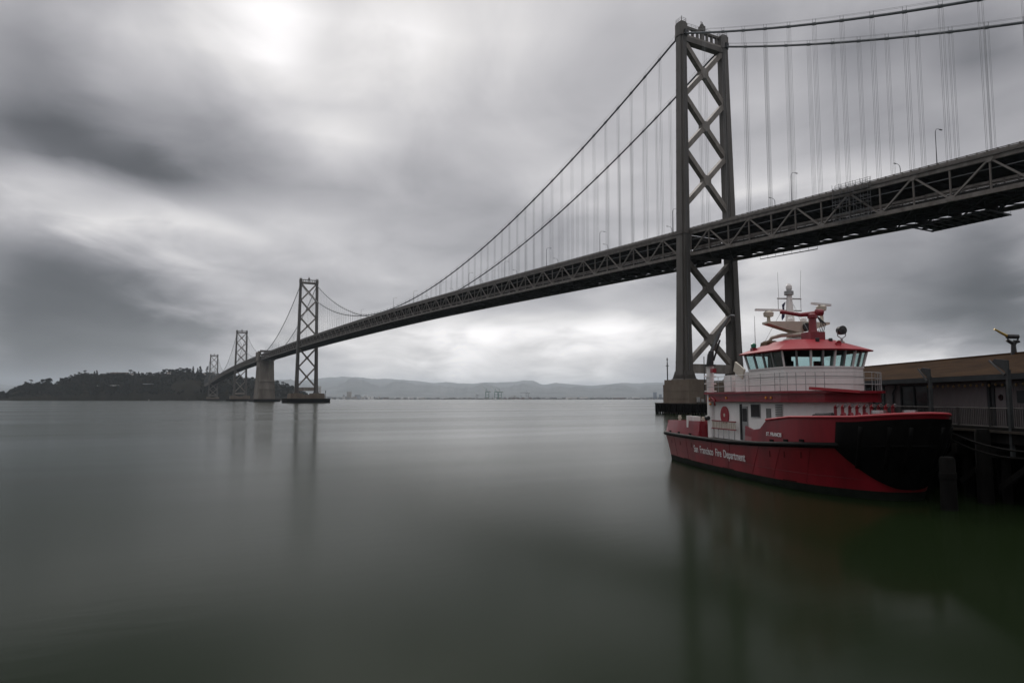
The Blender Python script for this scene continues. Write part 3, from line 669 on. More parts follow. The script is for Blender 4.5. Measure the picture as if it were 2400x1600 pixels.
HILL = mat('hill_scrub', (0.13, 0.135, 0.135), 0.95, 0, 0.2, 0.0016, (1, 1, 1), 0, (0.07, 0.077, 0.077), spec=0.05)
SHORE = mat('shore_ground', (0.10, 0.095, 0.085), 0.95, 0, 0.3, 0.01)
ISL = mat('island_scrub', (0.011, 0.009, 0.0055), 0.95, 0, 0.3, 0.02, (1, 1, 1), 0.0, (0.004, 0.0045, 0.003), detail=8, spec=0.03)
LEAF = mat('dark_foliage', (0.012, 0.015, 0.011), 0.85, 0, 0.4, 0.15, spec=0.04)
LEAF2 = mat('olive_foliage', (0.018, 0.018, 0.011), 0.85, 0, 0.35, 0.12, spec=0.04)
BARK = mat('bark', (0.06, 0.05, 0.04), 0.9, 0, 0.3, 1)

def hills():
    prof = [(-400, 905), (-100, 899), (0, 900), (20, 903), (45, 902), (120, 905), (300, 900), (500, 895), (600, 890), (643, 888.5), (700, 892), (735, 888), (750, 886), (775, 884), (805, 882.5), (850, 884.5), (872, 888), (900, 887), (920, 888), (960, 891.5), (985, 893), (1018, 897.5), (1045, 895), (1075, 898), (1110, 899), (1130, 896), (1165, 896), (1205, 895), (1230, 890.5), (1250, 892), (1268, 900), (1280, 901), (1300, 897), (1325, 899), (1390, 904), (1430, 900), (1460, 897), (1500, 898), (1530, 896), (1560, 896), (1650, 899), (1800, 894), (2000, 899), (2300, 902), (2700, 900)]
    xs = [p[0] for p in prof]; ys = [p[1] for p in prof]
    rows = []; D0, DC, DB = 10000, 21000, 23500
    ds = list(np.linspace(D0, DC, 22)) + [21600, 22500, DB]
    cols = np.arange(-300, 2701, 5)
    for d in ds:
        row = []
        for px in cols:
            top = ray_pt(px, np.interp(px, xs, ys), DC).z
            t = (d-D0)/(DC-D0)
            p = at(px, d)
            if t <= 1: h = top*(t**1.5) * (1 + .5*fbm(p.x/1500, p.y/1500)*(1-t)*min(1, t*4)) + top*.22*math.exp(-((t-.5)/.13)**2)*(1+1.3*fbm(px/60, 1.7, 4)) + 9*fbm(p.x/160, p.y/160, 2)*t
            else: h = top*max(0, 1-(d-DC)/(DB-DC)*1.1)
            if t == 1: h = top + 10*fbm(p.x/220, p.y/220, 3) + 12*max(0, fbm(p.x/90, p.y/90, 5))
            row.append((p.x, p.y, max(h, -2) if t > 0 else -3))
        rows.append(row)
    m = MB(); m.grid(rows); o = m.build('hills', HILL, smooth=True); o['kind'] = 'structure'
    # flat harbour land before the hills
    m = MB(); rows = []
    for d, z in ((5650, -.5), (5660, 1.6), (7000, 2.4), (9900, 4)):
        rows.append([(*at(px, d + (220*fbm(px/90, 0, 7) if d < 6000 else 0)).xy, z) for px in np.arange(870, 1900, 8)])
    m.grid(rows); o = m.build('harbour_shore', SHORE); o['kind'] = 'structure'
    m = MB(); rows = []
    for d, z in ((7600, -.5), (7620, 1.6), (9900, 4)):
        rows.append([(*at(px, d).xy, z) for px in np.arange(560, 880, 8)])
    m.grid(rows); o = m.build('far_shore', SHORE); o['kind'] = 'structure'
hills()

SKYL = [(-300, 925), (-120, 922), (-40, 918), (0, 917), (14, 921), (21, 914), (37, 906), (50, 901), (57, 895), (68, 893), (76, 898), (90, 894), (105, 890), (117, 894), (125, 900), (131, 895), (140, 888), (160, 882), (182, 876), (197, 873), (212, 876), (225, 875), (240, 874), (255, 873), (295, 872), (312, 872), (325, 876), (350, 875), (375, 872), (395, 868), (420, 866), (443, 866), (455, 869), (471, 873), (492, 871), (540, 876), (577, 884), (610, 888), (640, 894), (657, 898), (680, 904), (700, 911), (718, 920), (730, 930)]
_sx = [p[0] for p in SKYL]; _sy = [p[1] for p in SKYL]
DI0, DIC, DIB = 2215, 2440, 2800
def crest(px): return max(ray_pt(px, float(np.interp(px, _sx, _sy)), DIC).z - 10.0, 2.5)
def isl_h(px, d):
    c = crest(px); p = at(px, d)
    if d <= DIC:
        t = max(0, (d-DI0)/(DIC-DI0)); h = c*(1-(1-t)**1.55)
        return h + (2.5 if t > 0 else 0)*min(1, t*20) + c*.10*fbm(p.x/70, p.y/70)*math.sin(PI*t)
    return c*max(0, 1-((d-DIC)/(DIB-DIC))**1.6)
def island():
    m = MB(); rows = []
    for d in list(np.linspace(DI0, DIC, 18)) + [2500, 2580, 2680, DIB]:
        row = []
        for px in np.arange(-300, 737, 5):
            dd = d + (18*fbm(px/25, 3, 1) if d < DIC-60 else 0)*(1-(d-DI0)/(DIC-DI0) if d < DIC else 0)
            p = at(px, dd); row.append((p.x, p.y, isl_h(px, d) if DI0 < d < DIB else -1.0))
        rows.append(row)
    m.grid(rows); o = m.build('island_terrain', ISL, smooth=True); o['kind'] = 'structure'
island()

def leafs(m, c, rad, n, size, rng, flat=1.0):
    for _ in range(n):
        while True:
            p = rng.uniform(-1, 1, 3); q = (p**2).sum()
            if .12 < q < 1: break
        p = p*np.array(rad) + np.array(c); a = rng.normal(size=3); a /= np.linalg.norm(a); b = np.cross(a, rng.normal(size=3)); b /= np.linalg.norm(b)
        s = size*rng.uniform(.6, 1.3); a *= s; b *= s*.8; b[2] *= flat
        m.add([p-a-b, p+a-b*.6, p+a*.8+b, p-a*.7+b], [(0, 1, 2, 3)])
def tree_proto(kind, seed):
    rng = np.random.default_rng(seed); m = MB(); tr = MB(); H = 15.0
    if kind == 'round':
        tr.tube([(0, 0, -3), (.2, 0, 4), (.5, .3, 9)], [.7, .5, .3], 6)
        for _ in range(7):
            c = (rng.uniform(-3.4, 3.4), rng.uniform(-3.4, 3.4), rng.uniform(5.5, 12)); r = rng.uniform(1.8, 3.2)
            tr.tube([(.2, 0, 4), (c[0]*.7, c[1]*.7, c[2]-.6)], [.3, .1], 5); leafs(m, c, (r, r, r*.8), 30, .75, rng)
        leafs(m, (0, 0, 8.5), (3.8, 3.8, 4.2), 120, .85, rng)
    elif kind == 'umbrella':
        tr.tube([(0, 0, -3), (.4, 0, 6), (-.3, .2, 11)], [.6, .4, .25], 6)
        for k in range(6):
            a = rng.uniform(0, 2*PI); r = rng.uniform(1.5, 4); c = (r*math.cos(a), r*math.sin(a), rng.uniform(10.5, 13.6)); tr.tube([(.2, 0, 7+k*.4), (c[0]*.8, c[1]*.8, c[2]-.5)], [.22, .08], 5)
            leafs(m, c, (2.3, 2.3, 1.0), 34, .7, rng, .5)
        leafs(m, (0, 0, 13.4), (2.4, 2.4, 1.2), 40, .7, rng, .5)
    elif kind == 'spire':
        tr.tube([(0, 0, -3), (0, 0, 8), (0, 0, 14.5)], [.5, .3, .06], 6)
        for k in range(9):
            h = 2 + k*1.45; r = 2.5*(1-k/10)**.8 + .25; leafs(m, (rng.uniform(-.3, .3), rng.uniform(-.3, .3), h), (r, r, 1.2), 30, .6, rng)
    else:
        tr.tube([(0, 0, -3), (.2, 0, 8), (.1, 0, 15.2)], [.45, .3, .08], 6)
        for k in range(6):
            a = rng.uniform(0, 2*PI); h = 6 + k*1.6; c = (1.5*math.cos(a), 1.5*math.sin(a), h); tr.tube([(.1, 0, h-.8), c], [.14, .06], 4); leafs(m, c, (1.2, 1.2, .8), 14, .55, rng)
    return m.mesh('crown', LEAF if kind != 'umbrella' else LEAF2, fix=False), tr.mesh('trunk', BARK)
TREES = {k: [tree_proto(k, i*11+j) for i in range(3)] for j, k in enumerate(('round', 'umbrella', 'spire', 'sparse'))}
TL = [(6, 914, 'round'), (22, 912, 'round'), (34, 905, 'round'), (47, 901, 'round'), (58, 893, 'round'), (70, 889, 'umbrella'), (84, 895, 'round'), (97, 887, 'round'), (106, 885, 'round'), (113, 883, 'round'), (133, 892, 'round'), (142, 884, 'round'), (152, 882, 'round'), (163, 878, 'umbrella'), (173, 876, 'umbrella'), (182, 871, 'umbrella'), (190, 874, 'round'), (197, 867, 'umbrella'), (204, 873, 'spire'), (211, 874, 'round'), (218, 869, 'spire'), (224, 867, 'spire'), (303, 866, 'umbrella'), (312, 869, 'round'), (322, 870, 'spire'), (331, 872, 'round'), (341, 872, 'umbrella'), (349, 870, 'round'), (358, 873, 'round'), (367, 872, 'umbrella'), (376, 869, 'round'), (382, 864, 'round'), (388, 864, 'umbrella'), (395, 863, 'round'), (403, 864, 'round'), (412, 862, 'round'), (420, 861, 'umbrella'), (427, 862, 'round'), (434, 860, 'round'), (442, 862, 'round'), (450, 858, 'spire'), (461, 862, 'spire'), (467, 858, 'spire'), (481, 858, 'sparse'), (560, 877, 'round'), (575, 880, 'round'), (590, 882, 'round'), (604, 884, 'round'), (648, 889, 'round'), (662, 894, 'umbrella'), (672, 896, 'round'), (684, 901, 'round'), (696, 906, 'round'), (706, 912, 'round')]
ORD = 'first second third fourth fifth sixth seventh eighth ninth tenth eleventh twelfth thirteenth fourteenth fifteenth sixteenth seventeenth eighteenth nineteenth'.split()
def ordw(n):
    if n < 20: return ORD[n-1]
    t, u = divmod(n, 10); b = {2: 'twent', 3: 'thirt', 4: 'fort', 5: 'fift'}[t]
    return b + 'ieth' if u == 0 else b + 'y-' + ORD[u-1]
TLAB = {70: 'lone flat-topped tree on the low left end of the island skyline', 197: 'wispy flat-topped tree on the left shoulder of the island', 224: 'broad dark conical tree just left of the flat building on the island ridge', 481: 'thin sparse tree on the island ridge just left of the farthest tower',
        450: 'tall dark conical tree on the highest part of the island ridge', 113: 'dense rounded tree left of the notch in the island skyline', 142: 'dense rounded tree right of the notch in the island skyline', 648: 'leafy tree on the island just right of the concrete anchorage'}
for i, (px, py, kd) in enumerate(TL):
    top = ray_pt(px, py, DIC-6).z; g = isl_h(px, DIC-6); g0 = g - 1.0
    h = max(top-g0, 11.0); p = at(px, DIC-6 + random.uniform(-5, 5), top-h)
    lab = TLAB.get(px) or '%s tree on the wooded island skyline, %s tree from the left' % ({'round': 'dark round-crowned', 'umbrella': 'flat-crowned', 'spire': 'narrow conical', 'sparse': 'thin sparse'}[kd], ordw(i+1))
    t = thing('island_tree', lab, 'tree', p, random.uniform(0, 6.28), 'trees on the island skyline', False)
    s = h/15.0; t.scale = (s*random.uniform(1.1, 1.5), s*random.uniform(1.1, 1.5), s)
    cm, tm = TREES[kd][i % 3]
    for nm, me in (('crown', cm), ('trunk', tm)):
        o = bpy.data.objects.new(nm, me); COL.objects.link(o); o.parent = t
def island_wood():
    rng = np.random.default_rng(5); m = MB()
    for _ in range(3600):
        px = rng.uniform(-200, 722); d = DI0 + (DIC-DI0)*rng.uniform(.12, 1.0); p = at(px, d); n = fbm(p.x/110, p.y/110, 9, 3)
        low = (d-DI0)/(DIC-DI0) < .5 and (px < 120 or 150 < px < 330 or 400 < px < 470)
        if n < (-.25 if low else -.8): continue
        g = isl_h(px, d); r = rng.uniform(2.5, 5)
        leafs(m, (p.x, p.y, g + r*.9), (r, r, r*1.1), 22, 1.25, rng)
    o = m.build('island_wood', LEAF, fix=False); o['kind'] = 'stuff'; tag(o, 'dark evergreen wood covering the slopes of the island', 'wood')
island_wood()

BL = {n: mat('far_'+n, c, 0.85, 0, 0.1, 0.05) for n, c in (('tan', (0.30, 0.25, 0.20)), ('white', (0.80, 0.79, 0.77)), ('grey', (0.30, 0.31, 0.33)), ('rust', (0.22, 0.12, 0.09)), ('brown', (0.14, 0.10, 0.075)), ('green', (0.12, 0.22, 0.18)), ('blue', (0.13, 0.17, 0.24)), ('dark', (0.09, 0.09, 0.095)))}
def obox(m, p, w, d, h, z0=0.0, ry=None, mi=0):
    m.box((p.x, p.y, z0+h/2), (d, w, h), mi, YAW)
def island_things():
    # long low building on the ridge
    p = at(277, DIC-14); z = isl_h(277, DIC-14)
    t = thing('ridge_building', 'long low flat-roofed brown building on the island ridge', 'building', (p.x, p.y, z-1)); m = MB(); obox(m, p, 58, 14, 7.5, z-1); m.build('wall', BL['brown'], t)
    m = MB(); obox(m, p, 60, 16, .8, z+6.5); m.build('roof', BL['tan'], t)
    for k in range(8):
        m = MB(); q = p - FW*7.2 + RT*(-24 + k*7); obox(m, q, 3.2, .4, 2.2, z+2.6); m.build('window', BL['dark'], t)
    for px, w, lab in ((306, 10, 'small pale house under the flat-topped tree on the island ridge'), (395, 14, 'pale low house among the trees high on the island'), (478, 9, 'small pale house on the island ridge left of the farthest tower')):
        d = DIC-34; p = at(px, d); z = isl_h(px, d); t = thing('island_house', lab, 'house', (p.x, p.y, z-1), group='houses on the island')
        m = MB(); obox(m, p, w, 8, 4.5, z); m.build('wall', BL['white'], t)
        a = RT*(w/2+.6); b = FW*4.6; P = [p-a-b, p+a-b, p+a+b, p-a+b]; V = [(q.x, q.y, z+4.5) for q in P] + [((p-a).x, (p-a).y, z+7), ((p+a).x, (p+a).y, z+7)]
        m = MB(); m.add(V, [(0, 1, 5, 4), (2, 3, 4, 5), (0, 4, 3), (1, 2, 5), (3, 2, 1, 0)]); m.build('roof', BL['brown'], t)
        m = MB(); obox(m, p-FW*4.1, 1.6, .3, 1.6, z+1.6); m.build('window', BL['dark'], t)
    t = thing('retaining_wall', 'pale roadside retaining wall across the island slope', 'wall', at(250, 2330, 40)); 
    for a, b, py in ((226, 256, 903.4), (257, 272, 903.0), (273, 280, 902.6)):
        m = MB(); d = 2300; p, q = ray_pt(a, py+.5, d), ray_pt(b, py, d); m.beam(p, q, 1.2, 2.6); m.build('wall_section', BL['white'], t)
    for a, b, py, d in ((335, 360, 899.5, 2300), (370, 392, 898.5, 2330)):
        t = thing('road_cutting_wall', 'faint grey wall at %s of the mid slope on the island' % ('the left' if a == 335 else 'the right'), 'wall', ray_pt(a, py, d)); m = MB(); m.beam(ray_pt(a, py, d), ray_pt(b, py, d), 1.5, 2.6); m.build('wall_section', BL['grey'], t)
    # buoys
    for px, d, s, c, lab in ((439, 1190, 1.0, 'dark', 'dark channel buoy floating left of the farthest tower'), (396, 1900, .7, 'dark', 'tiny dark buoy near the island shore'), (349, 2195, .8, 'white', 'small white marker at the island waterline')):
        p = at(px, d); t = thing('channel_buoy', lab, 'buoy', p, group='buoys and markers', world_geo=True)
        MB().lathe([(1.2*s, -.5), (1.25*s, .5), (1.2*s, .9), (.5*s, 1.2)], p, 12).build('float', BL[c], t)
        m = MB()
        for a in range(4): m.tube([(p.x+.8*s*math.cos(a*PI/2), p.y+.8*s*math.sin(a*PI/2), .9), (p.x+.3*s*math.cos(a*PI/2), p.y+.3*s*math.sin(a*PI/2), 3.6*s)], .12*s, 5)
        m.build('tower_frame', BL[c], t); MB().lathe([(.45*s, 3.4*s), (.5*s, 4.4*s), (.2*s, 4.9*s)], p, 8).build('lantern', BL[c], t)
island_things()

def port():
    D = 5680
    def crane(px, boom_up, sc_, matn, label):
        p = at(px, D, 1.6); t = thing('container_crane', label, 'container crane', p, group='container cranes in the port'); w = 27*sc_; d = 30*sc_; hg = 62*sc_; M_ = BL[matn]
        for a in (-1, 1):
            for b in (-1, 1):
                q = p + RT*(a*w/2) + FW*(b*d/2); m = MB(); m.beam((q.x, q.y, 1.6), (q.x, q.y, hg), 4.2*sc_, 4.2*sc_, (FW.x, FW.y, 0)); m.build('leg', M_, t)
        for h in (18*sc_, 40*sc_, hg):
            for b in (-1, 1):
                a0 = p - RT*(w/2) + FW*(b*d/2); a1 = p + RT*(w/2) + FW*(b*d/2); m = MB(); m.beam((a0.x, a0.y, h), (a1.x, a1.y, h), 3.6*sc_, 4.4*sc_); m.build('portal_beam', M_, t)
        m = MB(); q0 = p - RT*w*.5; q1 = p + RT*(w*1.1); m.beam((q0.x, q0.y, hg+3), (q1.x, q1.y, hg+3), 5*sc_, 5*sc_); m.build('girder', M_, t)
        m = MB(); obox(m, p + RT*w*.8, 14*sc_, 8*sc_, 7*sc_, hg+5); m.build('machinery_house', BL['white'], t)
        m = MB(); ap = p - RT*w*.25; m.beam((q0.x, q0.y, hg+4), (ap.x, ap.y, hg+30*sc_), 2*sc_, 2*sc_); m.beam((p.x, p.y, hg+4), (ap.x, ap.y, hg+30*sc_), 2*sc_, 2*sc_); m.build('apex_frame', M_, t)
        m = MB(); h = q0
        e = h - RT*(60*sc_*(.62 if boom_up else 1)); ez = hg + (50*sc_ if boom_up else 3)
        m.beam((h.x, h.y, hg+3), (e.x, e.y, ez), 4*sc_, 4*sc_); m.build('boom', BL['white'] if boom_up else M_, t)
        m = MB(); m.beam((ap.x, ap.y, hg+30*sc_), (e.x, e.y, ez), 1.0*sc_, 1.0*sc_); m.build('boom_stay', M_, t)
    for px, up, s, c, lab in ((1142, True, 1.0, 'green', 'leftmost green container crane with raised boom in the far port'), (1163, True, 1.0, 'green', 'green container crane with raised boom second from the left'), (1172, True, .95, 'green', 'green container crane with raised boom, rightmost of the green ones'),
                        (1118, True, .55, 'grey', 'small faint grey crane left of the green ones'), (1236, False, .8, 'grey', 'grey crane with level boom right of the container stacks'), (1206, False, .42, 'tan', 'low tan gantry crane over the containers'), (1222, False, .42, 'grey', 'low grey gantry crane over the containers')): crane(px, up, s, c, lab)
    rng = np.random.default_rng(3)
    cols = ['rust', 'dark', 'grey', 'brown', 'blue', 'rust', 'dark', 'brown']
    st = [(1184, 8), (1196, 9), (1204, 8), (1214, 9), (1226, 7), (1244, 9), (1254, 9), (1262, 6)]
    for i, (px, w) in enumerate(st):
        p = at(px, D-40); t = thing('container_stack', 'stack of shipping containers on the far port quay, number %s from the green cranes' % ('one two three four five six seven eight'.split()[i]), 'container stack', (p.x, p.y, 1.6), group='container stacks in the port')
        n = w//2
        for k in range(n):
            for r in range(3 if rng.random() > .3 else 2):
                m = MB(); q = p + RT*((k-n/2)*7.6); obox(m, q, 7.2, 20, 5.6, 1.6+r*5.8); m.build('container', BL[cols[int(rng.integers(8))]], t)
    labs = [(748, 7, 30, 'tan', 8200, 'tan tower block'), (806, 5, 10, 'grey', 8400, 'low grey block'), (818, 10, 17, 'tan', 8200, 'wide tan apartment block'), (838, 13, 11, 'grey', 8200, 'wide grey block'), (857, 7, 9, 'white', 8300, 'small pale block'), (905, 12, 4, 'brown', 7000, 'low brown shed'), (962, 12, 4.6, 'white', 6600, 'low white shed'), (985, 16, 4.2, 'white', 6600, 'long low white shed'), (1020, 20, 2.6, 'grey', 6600, 'long low grey warehouse'), (1060, 16, 2.8, 'tan', 6600, 'low tan warehouse'), (1300, 10, 3.4, 'dark', 6300, 'dark shed right of the containers'), (1340, 24, 4.6, 'white', 6600, 'long white warehouse'), (1368, 18, 5.4, 'white', 6600, 'domed white warehouse'), (1405, 24, 3.0, 'grey', 6600, 'long grey warehouse'), (1450, 26, 3.2, 'rust', 6500, 'long rusty shed'), (1490, 18, 4.4, 'white', 6500, 'pale shed'), (1535, 8, 16, 'blue', 8200, 'bluish tower block'), (1548, 6, 11, 'blue', 8200, 'smaller bluish tower block')]
    for i, (px, wp, hp, c, d, nm) in enumerate(labs):
        p = at(px, d); k = d/1591.1; t = thing('harbour_building', nm + ' on the far harbour shore', 'building', (p.x, p.y, 2), group='buildings on the far shore'); w, h = wp*k, hp*k
        m = MB(); obox(m, p, w, 30, h, 2); m.build('wall', BL[c], t)
        m = MB(); obox(m, p, w*1.02, 31, 1.2, 2+h); m.build('roof', BL['white' if c in ('white', 'grey') else 'dark'], t)
        if hp > 8:
            for f in range(4):
                m = MB(); obox(m, p-FW*15.2, w*.86, .6, h*.07, 2+h*(.2+.19*f)); m.build('window', BL['dark'], t)
    # faint city blocks, one mass
    m = MB(); rng = np.random.default_rng(12)
    for _ in range(420):
        px = rng.uniform(760, 1580); d = rng.uniform(8000, 9300); p = at(px, d); obox(m, p, rng.uniform(8, 40), 20, rng.uniform(5, 22)*(1.5 if px < 900 else 1), 2, None, int(rng.integers(5)))
    o = m.build('far_town', [BL['white'], BL['tan'], BL['grey'], BL['brown'], BL['dark']]); o['kind'] = 'stuff'; tag(o, 'faint mass of town blocks along the foot of the hills', 'town')
    m = MB()
    for _ in range(520):
        px = rng.uniform(880, 1590); d = rng.uniform(5750, 6300); p = at(px, d); r = rng.uniform(3, 7); leafs(m, (p.x, p.y, 2+r*.6), (r*1.6, r*1.6, r), 8, 2.6, rng)
    o = m.build('shore_trees', LEAF, fix=False); o['kind'] = 'stuff'; tag(o, 'low dark line of trees along the far harbour shore', 'trees')
    # eastern viaduct
    t = thing('viaduct', 'pale low viaduct running to the far shore right of the second tower', 'viaduct', at(800, 4900))
    A, B = ray_pt(700, 926.2, 4700), ray_pt(875, 936.6, 6300)
    m = MB(); n = 12
    P = [A.lerp(B, k/n) for k in range(n+1)]
    for k in range(n): m.beam(P[k], P[k+1], 20, 3.2)
    m.build('deck', BL['grey'], t)
    m = MB()
    for k in range(n): m.beam(P[k]+Vector((0, 0, 2.2)), P[k+1]+Vector((0, 0, 2.2)), 20.6, 1.0)
    m.build('parapet', BL['white'], t)
    for k in range(1, n+1):
        if P[k].z > 3: m = MB(); m.bb(P[k].x-5, P[k].x+5, P[k].y-5, P[k].y+5, -1, P[k].z-1.6); m.build('pier', BL['grey'], t)
    # trestle on the right, behind the pier
    t = thing('trestle', 'low dark trestle on the far shore just left of the nearest tower', 'trestle', at(1540, 5600)); A, B = ray_pt(1515, 931.5, 5600), ray_pt(1700, 931.5, 5600); m = MB(); m.beam(A, B, 14, 4); m.build('deck', BL['dark'], t)
    for k in range(16): q = A.lerp(B, k/15); m = MB(); m.bb(q.x-1.6, q.x+1.6, q.y-1.6, q.y+1.6, -1, q.z-2); m.build('pier', BL['dark'], t)
port()

# ------------------------------------------------------------------ haze
def haze():
    m_ = bpy.data.materials.new('bay_haze'); m_.use_nodes = True; nt = m_.node_tree; nt.nodes.clear()
    pv = nt.nodes.new('ShaderNodeVolumePrincipled'); pv.inputs['Color'].default_value = (0.82, 0.91, 1.0, 1); pv.inputs['Density'].default_value = HAZE_D; pv.inputs['Anisotropy'].default_value = 0.6
    out = nt.nodes.new('ShaderNodeOutputMaterial'); nt.links.new(pv.outputs[0], out.inputs['Volume'])
    mb = MB(); mb.bb(-6200, 35200, -35200, 14200, -4.5, 860); o = mb.build('haze', m_); o['kind'] = 'stuff'; tag(o, 'thin pale haze lying over the whole bay', 'haze')
HAZE_D = 3.7e-5
haze()

# ------------------------------------------------------------------ fireboat
RED = mat('fireboat_red', (0.215, 0.009, 0.018), 0.33, 0, 0.18, 0.7, (1, 1, .22), 0, (0.14, 0.006, 0.012), coat=0.15)
RED_R = mat('roof_red', (0.33, 0.022, 0.032), 0.5, 0, 0.08, 0.5)
BOOT = mat('antifouling', (0.012, 0.016, 0.012), 0.7, 0, 0.3, 1.0, spec=0.12)
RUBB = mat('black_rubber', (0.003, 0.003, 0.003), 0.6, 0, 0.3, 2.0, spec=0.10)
WHITE = mat('boat_white', (0.80, 0.775, 0.765), 0.42, 0, 0.05, 0.6, (1, 1, .4), 0, (0.68, 0.655, 0.64))
BDECK = mat('deck_grey', (0.16, 0.16, 0.155), 0.8, 0, 0.2, 2)
CREAM = mat('cream_paint', (0.55, 0.5, 0.42), 0.5, 0, 0.06, 1)
TARP = mat('brown_canvas', (0.10, 0.06, 0.03), 0.9, 0, 0.2, 3)
INTR = mat('wheelhouse_interior', (0.02, 0.02, 0.022), 0.8, 0, 0.2, 2)
LETT = mat('white_lettering', (0.72, 0.72, 0.72), 0.5, 0, 0.03, 2)
GREENL = mat('green_lens', (0.01, 0.16, 0.09), 0.2, 0, 0.1, 3)
AMBER = mat('amber_lens', (0.75, 0.28, 0.03), 0.3, 0, 0.1, 3)
BLUE = mat('flag_blue', (0.03, 0.035, 0.09), 0.8, 0, 0.1, 3)
CHROME = mat('stainless', (0.55, 0.55, 0.55), 0.25, 0.9, 0.05, 3)
def glass_mat():
    m_ = bpy.data.materials.new('teal_glass'); m_.use_nodes = True; nt = m_.node_tree; nt.nodes.clear()
    tr = nt.nodes.new('ShaderNodeBsdfTransparent'); tr.inputs[0].default_value = (0.66, 0.84, 0.83, 1); tr.inputs[0].default_value = (0.74, 0.89, 0.88, 1); gl = nt.nodes.new('ShaderNodeBsdfGlossy'); gl.inputs['Roughness'].default_value = 0.03
    fr = nt.nodes.new('ShaderNodeLayerWeight'); fr.inputs['Blend'].default_value = 0.22; mx = nt.nodes.new('ShaderNodeMixShader'); out = nt.nodes.new('ShaderNodeOutputMaterial')
    nt.links.new(fr.outputs['Facing'], mx.inputs[0]); nt.links.new(tr.outputs[0], mx.inputs[1]); nt.links.new(gl.outputs[0], mx.inputs[2]); nt.links.new(mx.outputs[0], out.inputs[0]); return m_
GLASS = glass_mat()

def cam_plan(r, z, h=0.0): p = CAM + RT*r + FW*z; return Vector((p.x, p.y, h))
BH = (RT*0.1405 + FW*(-0.990)).normalized()
B_ROT = math.atan2(BH.y, BH.x)
NS = 64
O_WL = cr([(0.0, 3.0), (4, 3.45), (9, 3.7), (16, 3.7), (20, 3.2), (22.5, 2.25), (24.0, 1.1), (24.4, 0)], NS)
O_RB = cr([(-.1, 3.45), (4, 3.75), (9, 3.85), (17.5, 3.87), (21.2, 3.55), (23.6, 2.65), (25.1, 1.4), (25.6, 0)], NS)
O_TP = cr([(0.1, 3.25), (4, 3.6), (9, 3.75), (17.5, 3.82), (21.4, 3.6), (23.9, 2.7), (25.5, 1.5), (26.1, 0)], NS)
def zrub(x): return float(np.interp(x, [0, 8, 12.3, 16.8, 20, 23.3, 26.5], [2.2, 2.2, 2.22, 2.38, 2.55, 2.7, 2.85]))
def ztop(x): return float(np.interp(x, [0, 7.6, 14.8, 15.4, 15.9, 16.6, 17.3, 20, 24, 26.6], [3.3, 3.45, 3.38, 3.33, 3.16, 3.16, 3.8, 4.05, 4.15, 4.42]))
def hullpt(i, z):
    """half-section point of the hull (starboard side, y negative) at outline sample i and height z"""
    w, r, t = O_WL[i], O_RB[i], O_TP[i]; zr = zrub(r[0]); zt = max(ztop(t[0]), zr+.4)
    if z <= 0: k = 1 + .18*z; p = np.array((w[0] + z*.3*(i/NS), w[1]*k))
    elif z <= zr: u = z/zr; u = u**1.25; p = w + (r-w)*u
    else: p = r + (t-r)*((z-zr)/(zt-zr))
    return (float(p[0]), -float(max(p[1], 0)), z)
def mirror(m):
    n = MB(); n.v = [(x, -y, z) for x, y, z in m.v]; n.f = [f[::-1] for f in m.f]; n.mi = list(m.mi); m.add(n.v, n.f); m.mi[-len(n.mi):] = n.mi if n.mi else m.mi[-len(n.mi):]; return m
def text_mesh(txt, size, m_, parent, M, name, ext=0.006, sx=1.0):
    c = bpy.data.curves.new(name, 'FONT'); c.body = txt; c.size = size; c.extrude = ext; c.space_character = 1.02; c.offset = 0.006
    o = bpy.data.objects.new(name + '_curve', c); COL.objects.link(o); bpy.context.view_layer.update()
    me = bpy.data.meshes.new_from_object(o.evaluated_get(bpy.context.evaluated_depsgraph_get())); bpy.data.objects.remove(o); bpy.data.curves.remove(c)
    me.name = name; me.materials.clear(); me.materials.append(m_)
    ob = bpy.data.objects.new(name, me); COL.objects.link(ob); ob.parent = parent; ob.matrix_local = M @ Matrix.Scale(sx, 4, (1, 0, 0)); return ob

